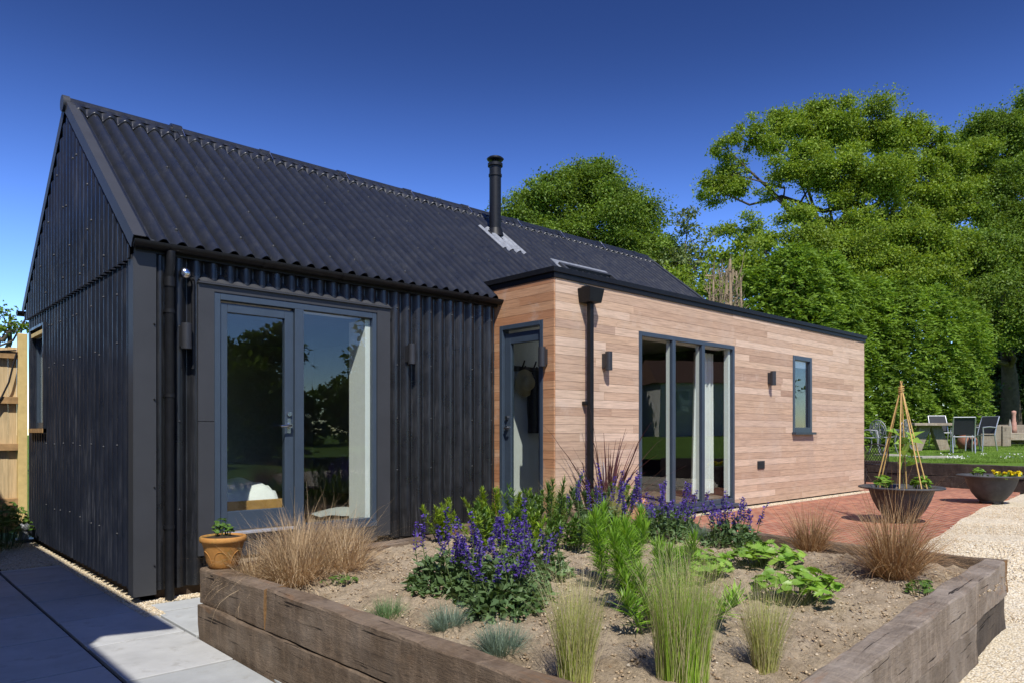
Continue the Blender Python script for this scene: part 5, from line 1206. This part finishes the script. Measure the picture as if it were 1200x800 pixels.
# ------------------------------------------------------------------ trees
def tree(name, label, base, blobs, mat, leaf=.2, per_r2=18, lpc=110, trunk_r=.3, seed=1, cat='tree', group=None, limb=True, fill=.55, hole=0.0, sub=True):
    """blobs: (x,y,z,r,flat). Cluster clouds of leaves fill each blob unevenly; limbs reach every blob."""
    rg = np.random.default_rng(seed); t = thing(name, label, cat, base, 0, group); B = np.array(base)
    tr = MB(); PP, DD, UU, SS = [], [], [], []
    cz = min(b[2]-b[3]*.5 for b in blobs) - base[2]
    cen = np.mean([b[:3] for b in blobs], 0) - B
    fork = Vector((cen[0]*.25, cen[1]*.25, max(1.2, cz*.75)))
    tr.tube([(0,0,-.2),(fork.x*.3,fork.y*.3,fork.z*.5),fork,tuple(fork.lerp(Vector(cen),.5)+Vector((.2,.1,0))),tuple(cen)], [trunk_r*1.25,trunk_r,trunk_r*.8,trunk_r*.5,trunk_r*.25], 10)
    for bi, (bx, by, bz, r, fl) in enumerate(blobs):
        c = np.array([bx,by,bz])-B
        if limb:
            cv = Vector(c); st_ = fork.lerp(Vector(cen), min(.9, max(0, rg.uniform(.0,.9)*(1 if cv.z > fork.z else 0)))); ln_ = (cv-st_).length; pl_ = [st_]
            for q_ in (.25,.5,.75): pl_.append(st_.lerp(cv,q_)+Vector((rg.normal(0,.07*ln_),rg.normal(0,.07*ln_),rg.normal(0,.05*ln_)-.10*ln_*math.sin(q_*3.14)*(1 if cv.z > st_.z else -.5))))
            pl_.append(cv); tr.tube(pl_, [trunk_r*.42,trunk_r*.30,trunk_r*.22,trunk_r*.14,trunk_r*.07], 6, caps=False)
        nc = max(5, int(per_r2*r*r))
        d_ = rand_dirs(nc, rg, .12); rad_ = r*rg.random(nc)**fill; cc = c + d_*rad_[:,None]*np.array([1,1,fl])
        cr = np.clip(.24*np.exp(rg.normal(0,.42,nc)),.09,.55)*min(1.5,(r/1.6)**.5)*1.35
        if sub and limb:
            for k in range(0, nc, 3):
                m = (Vector(c)+Vector(cc[k]))/2+Vector((rg.normal(0,.1),rg.normal(0,.1),rg.normal(0,.1))); tr.tube([Vector(c), m, Vector(cc[k])], [trunk_r*.12,trunk_r*.07,trunk_r*.03], 4, caps=False)
        for k in range(nc):
            m = int(lpc*(cr[k]/.38)**2*rg.uniform(.6,1.3))+8; o_ = unit(rg.normal(0,1,(m,3)))*((rg.random(m)**.55)*np.where(rg.random(m) < .34, 1.8, 1.0))[:,None]*cr[k]*np.array([1.15,1.15,.72])
            PP.append(cc[k]+o_); dd = rand_dirs(m, rg, .0)*.8 + unit(o_)*.7; DD.append(dd); UU.append(rand_dirs(m, rg, 1.1)+unit(o_)*.5); SS.append(rg.uniform(.6,1.25,m)*leaf)
    P = np.concatenate(PP); D = np.concatenate(DD); U = np.concatenate(UU); L = np.concatenate(SS)
    npmesh('crown', *leaf_quads(P,D,U,L,L*.62,.2), mat, t)
    tr.build('trunk', M['bark'], t)
    return t
def bl(u, v, dpt, rpx, fl=.9):
    x, y = at(u, dpt); z = CAM.z+(507-v)/851*dpt; return (x, y, z, rpx/851*dpt, fl)
def gbase(u, dpt, z=None):
    x, y = at(u, dpt); return (x, y, z if z is not None else (lz(x,y) if x > 15 else 0))
# middle tree behind the barn roof
tree('ash_tree','broad green tree rising behind the barn roof beside the flue', gbase(690,32,0), [bl(*a) for a in ((640,242,31,42),(690,232,32,46),(735,262,31,42),(605,262,30,26),(670,290,31,46),(725,310,31,46),(772,318,30,36),(615,300,30,40),(765,285,31,24),(700,215,32,26),(655,214,31,20))], M['oak2'], .12, 19, 420, .35, 101)
# slim pale tree
tree('birch_tree','slim pale grey green tree between the broad tree and the oak', gbase(815,29,0), [bl(*a) for a in ((800,270,29,20),(818,300,29,28),(795,310,29,24),(835,335,28,28),(790,345,28,30),(808,250,29,10))], M['ash'], .15, 20, 110, .14, 102)
tree('young_tree','small tree whose pale tips just show above the barn ridge', gbase(505,26,0), [bl(*a) for a in ((512,238,26,8),(492,240,26,7),(530,250,26,8),(505,256,26,10),(585,238,27,10))], M['ash'], .12, 40, 34, .08, 103)
# big oak
tree('oak_tree','big spreading oak with an open crown and bare limbs showing on its left', gbase(985,40), [bl(*a) for a in ((838,222,39,24),(862,205,39,22),(852,175,39,18),(885,160,39,26),(920,150,40,30),(965,152,40,38),(1010,150,40,36),(1045,165,40,30),(930,195,38,30),(975,205,38,40),(1020,215,38,40),(1065,205,39,36),(1090,175,40,26),(900,225,38,16),(880,268,37,18),(850,268,38,14),(940,255,37,26),(1000,262,37,36),(1050,260,38,34),(1095,235,39,32),(1112,195,40,26),(1075,150,40,22),(1120,225,40,24),(1135,180,41,26),(1105,260,39,30),(1140,215,41,24))], M['oak'], .135, 13, 440, .42, 104)
# second oak, further right
tree('oak_tree','oak at the right edge of the picture, crown cut off by the frame', gbase(1180,44), [bl(*a) for a in ((1150,158,43,28),(1185,165,43,38),(1225,150,44,50),(1140,195,42,30),(1180,215,41,40),(1225,225,41,45),(1130,240,40,26),(1165,260,40,36),(1205,275,39,40),(1165,150,43,18),(1250,290,40,60))], M['oak2'], .14, 14, 400, .5, 105)
# lower trees in front of the oaks
tree('maple_tree','full yellow green tree below the oak, behind the conifer hedge', gbase(1050,33), [bl(*a) for a in ((900,300,33,28),(945,295,33,34),(990,300,33,36),(1035,300,33,38),(1080,295,33,38),(1120,300,33,36),(1060,335,32,36),(1010,330,32,34),(870,318,32,24),(960,325,32,30),(1100,335,32,36))], M['oak'], .125, 16, 430, .3, 106)
tree('lime_tree','tall dense tree right of the hedge, dark in its own shade below', gbase(1185,34), [bl(*a) for a in ((1150,305,33,38),(1195,310,33,42),(1240,330,33,50),(1140,345,32,32),(1175,365,31,40),(1220,380,31,46),(1130,385,31,18),(1160,395,31,26))], M['oak2'], .125, 17, 410, .4, 107)
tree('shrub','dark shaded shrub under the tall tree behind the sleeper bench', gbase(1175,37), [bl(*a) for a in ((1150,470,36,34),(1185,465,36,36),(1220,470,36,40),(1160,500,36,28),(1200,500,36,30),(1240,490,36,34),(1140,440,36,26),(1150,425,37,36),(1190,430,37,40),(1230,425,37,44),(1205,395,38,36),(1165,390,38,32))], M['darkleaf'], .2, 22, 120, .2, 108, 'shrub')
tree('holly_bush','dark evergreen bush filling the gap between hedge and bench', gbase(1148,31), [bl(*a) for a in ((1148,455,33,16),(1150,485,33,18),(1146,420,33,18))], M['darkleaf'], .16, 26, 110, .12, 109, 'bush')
tree('laurel_bush','leafy bush just above the far end of the timber wing roof', gbase(845,24,0), [bl(*a) for a in ((800,345,24,26),(830,350,23,22),(870,345,24,26),(775,350,25,22),(905,340,24,24),(885,310,24,22),(848,305,25,20),(822,322,25,20),(868,288,25,18),(800,325,25,18))], M['oak'], .14, 22, 240, .12, 110, 'bush')
# tree behind the fence at far left
tree('hazel_tree','tree top with green sprays showing over the fence at far left', gbase(-10,24,0), [bl(*a) for a in ((4,366,24,10),(18,380,24,9),(-12,372,24,18),(-30,350,24,26),(30,386,24,6),(36,364,24,4),(8,388,24,9),(40,342,24,2.5))], M['oak2'], .16, 34, 34, .15, 111)
# conifer hedge : clipped fronds over an uneven front
def conifer(name, label, base, cols, seed, cat, dens=1.0, mat='hedge'):
    """cols: (x,y,r,ztop) overlapping columns clothed in drooping sprays"""
    rg = np.random.default_rng(seed); t = thing(name, label, cat, base); B = np.array(base); PP, DD, UU, LL = [], [], [], []
    tr = MB()
    for (cx, cy, r, zt) in cols:
        c = np.array([cx,cy,base[2]])-B; H = zt-base[2]
        tr.tube([(c[0],c[1],-.2),(c[0],c[1],H*.85)], [.12,.04], 7)
        ns = int(500*r*H*dens)
        z = H*rg.random(ns)**.9; a = rg.uniform(0,6.28,ns); prof = np.minimum(1, ((H-z)/(H*.30)+.04))**.45*(1+.12*np.sin(3*a+z*1.3)+.10*np.sin(z*3.1+5*a))
        rr_ = r*prof*(1.06-.85*rg.random(ns)**2.2); sp = np.stack([c[0]+rr_*np.cos(a), c[1]+rr_*np.sin(a), z],1)
        out = np.stack([np.cos(a), np.sin(a), rg.normal(.35,.35,ns)],1); out = unit(out+rg.normal(0,.25,(ns,3)))
        for k in range(9):
            f = k/8; m = sp+out*(.34*f)[...,None] if False else sp+out*.34*f+np.array([0,0,-.16])*f*f
            sd = unit(np.cross(out, np.array([0,0,1.]))); s_ = 1 if k % 2 else -1
            PP.append(m+rg.normal(0,.02,(ns,3))); DD.append(out*.75+sd*s_*.55+rg.normal(0,.2,(ns,3))+np.array([0,0,-.25])); UU.append(rand_dirs(ns,rg,1.0)+out*.5); LL.append(rg.uniform(.11,.20,ns)*(1.15-.4*f))
    P = np.concatenate(PP); D = np.concatenate(DD); U = np.concatenate(UU); L = np.concatenate(LL)
    npmesh('foliage', *leaf_quads(P,D,U,L,L*.36,.12), M[mat], t); tr.build('trunk', M['bark'], t); return t
hx0, hy0 = at(1112, 24.5); 
cols = []
for u, f, rpx, vt in ((1118,24.8,27,352),(1085,24.4,30,338),(1050,24.0,30,332),(1015,23.6,30,330),(980,23.2,30,325),(948,22.8,28,318)):
    x, y = at(u, f); cols.append((x, y, rpx/851*f, CAM.z+(507-vt)/851*f))
conifer('conifer_hedge','tall clipped conifer hedge behind the garden table', (hx0,hy0,lz(hx0,hy0)), cols, 121, 'hedge')
cols = []
for u, f, rpx, vt in ((930,21.5,36,292),(890,22.0,30,315),(965,22.2,30,300)):
    x, y = at(u, f); cols.append((x, y, rpx/851*f, CAM.z+(507-vt)/851*f))
x, y = at(915,21.7); conifer('cypress_tree','drooping bright green cypress above the end of the timber wing', (x,y,0.6), cols, 122, 'tree')
# dry cut conifer trunks above the wing roof
x, y = at(850,20); dc = thing('dead_trunks','cluster of dry bare cut conifer trunks above the wing roof','dead trunks',(x,y,0))
for i, (u, vt, r, ln) in enumerate(((836,314,.030,.0),(843,314,.022,.12),(851.5,311,.042,.0),(855.5,304,.045,.06),(863,316,.03,.0),(832,326,.018,-.35),(868,325,.03,.14),(847,322,.018,-.2),(859,311,.03,-.1))):
    px, py = at(u, 20+.25*(i % 3)); zt = CAM.z+(507-vt)/851*20; mb = MB(); px -= x; py -= y
    mb.tube([(px+ln,py,.0),(px+ln*.5,py,3.0),(px+ln*.2+random.uniform(-.04,.04),py,zt*.85),(px,py,zt)], [r*1.5,r*1.2,r,r*.8], 7); mb.build('trunk', M['deadwood'], dc)
mb = MB()
for i in range(260):
    a = random.uniform(-.5,.45); z = random.uniform(4.2,5.8); h = random.uniform(.2,.7); mb.tube([(a*RX,a*RY,z),(a*RX+random.uniform(-.2,.2),a*RY+random.uniform(-.2,.2),z+h*random.uniform(-.3,1))], [.012,.004], 4, caps=False)
px, py = at(826,20); qx, qy = at(836,20); zz = CAM.z+(507-323.5)/851*20; mb.tube([(px-x,py-y,zz),(qx-x,qy-y,zz)], .022, 5)
mb.build('dead_twigs', M['deadwood'], dc)
# ivy plant by the fence
iv = (-.42,4.05,.02)
trifoliate(0,0,.36,.42,.52,130,'leafy green shrub at the foot of the fence, half in shade',131,.055,'ivy','fence_shrub','shrub',loc=iv)
trifoliate(0,0,.30,.40,.30,90,'low dark ground plant beside the paving under the fence shrub',132,.04,'darkleaf','ground_plant','plant',loc=(-.75,3.3,.0))
mb = MB(); mb.box(-3.2,-.62,2.45,4.7,-.055,.008); tag(mb.build('border_soil', M['compost']), 'shaded dark soil border below the fence', kind='structure')

# ------------------------------------------------------------------ garden behind the camera (seen only in the panes)
mb = MB(); mb.add([(-1.9,-40,-.02),(70,-40,-.02),(70,-12.9,-.02),(-1.9,-12.9,-.02)], [(0,1,2,3)]); tag(mb.build('far_lawn', M['lawn']), 'open lawn across the gravel yard from the house', kind='structure')
random.seed(33)
for i, (x, y, s_) in enumerate(((5,-27,3.0),(13.2,-29,3.1),(20.5,-28,3.5),(29,-31,5.0),(38,-32,5.8),(46,-31,6.2),(56,-30,6.4))):
    tree('garden_tree', ['rounded tree across the lawn opposite the barn','tall tree across the lawn opposite the french window','smaller tree across the lawn beside the tall one','wide tree across the lawn opposite the wing','tree across the lawn left of the summer house','tree across the lawn behind the summer house','last tree across the lawn at the garden end'][i], (x,y,0), [(x+random.uniform(-1.5,1.5)*s_*.4, y+random.uniform(-1,1), z, s_*k, .9) for z, k in ((.45*s_,.62),(.95*s_,.8),(1.45*s_,.7),(1.85*s_,.45))]+[(x+s_*.6,y,.75*s_,s_*.55,.9),(x-s_*.6,y,.85*s_,s_*.55,.9)], M['oak2'], .4, 6, 60, .3, 140+i, group='trees across the lawn', sub=False)
sh = thing('summer_house','white framed summer house across the lawn','summer house',(40,-23,0),rad(32))
mb = MB(); mb.box(-3,3,-2,2,0,4.6); mb.build('wall', M['render'], sh)
mb = MB(); mb.hexa([(-3.3,-2.3,4.6),(3.3,-2.3,4.6),(3.3,2.3,4.6),(-3.3,2.3,4.6),(-3.2,-.1,6.2),(3.2,-.1,6.2),(3.2,.1,6.2),(-3.2,.1,6.2)]); mb.build('roof', M['tile'], sh)
for x in (-1.6,.2,2.0):
    mb = MB(); mb.box(x-.6,x+.6,2.001,2.06,2.7,4.2); wn = mb.build('window', M['white'], sh); mb = MB(); mb.box(x-.52,x-.03,2.061,2.066,2.8,4.1); mb.box(x+.03,x+.52,2.061,2.066,2.8,4.1); mb.build('pane', M['glass'], wn)
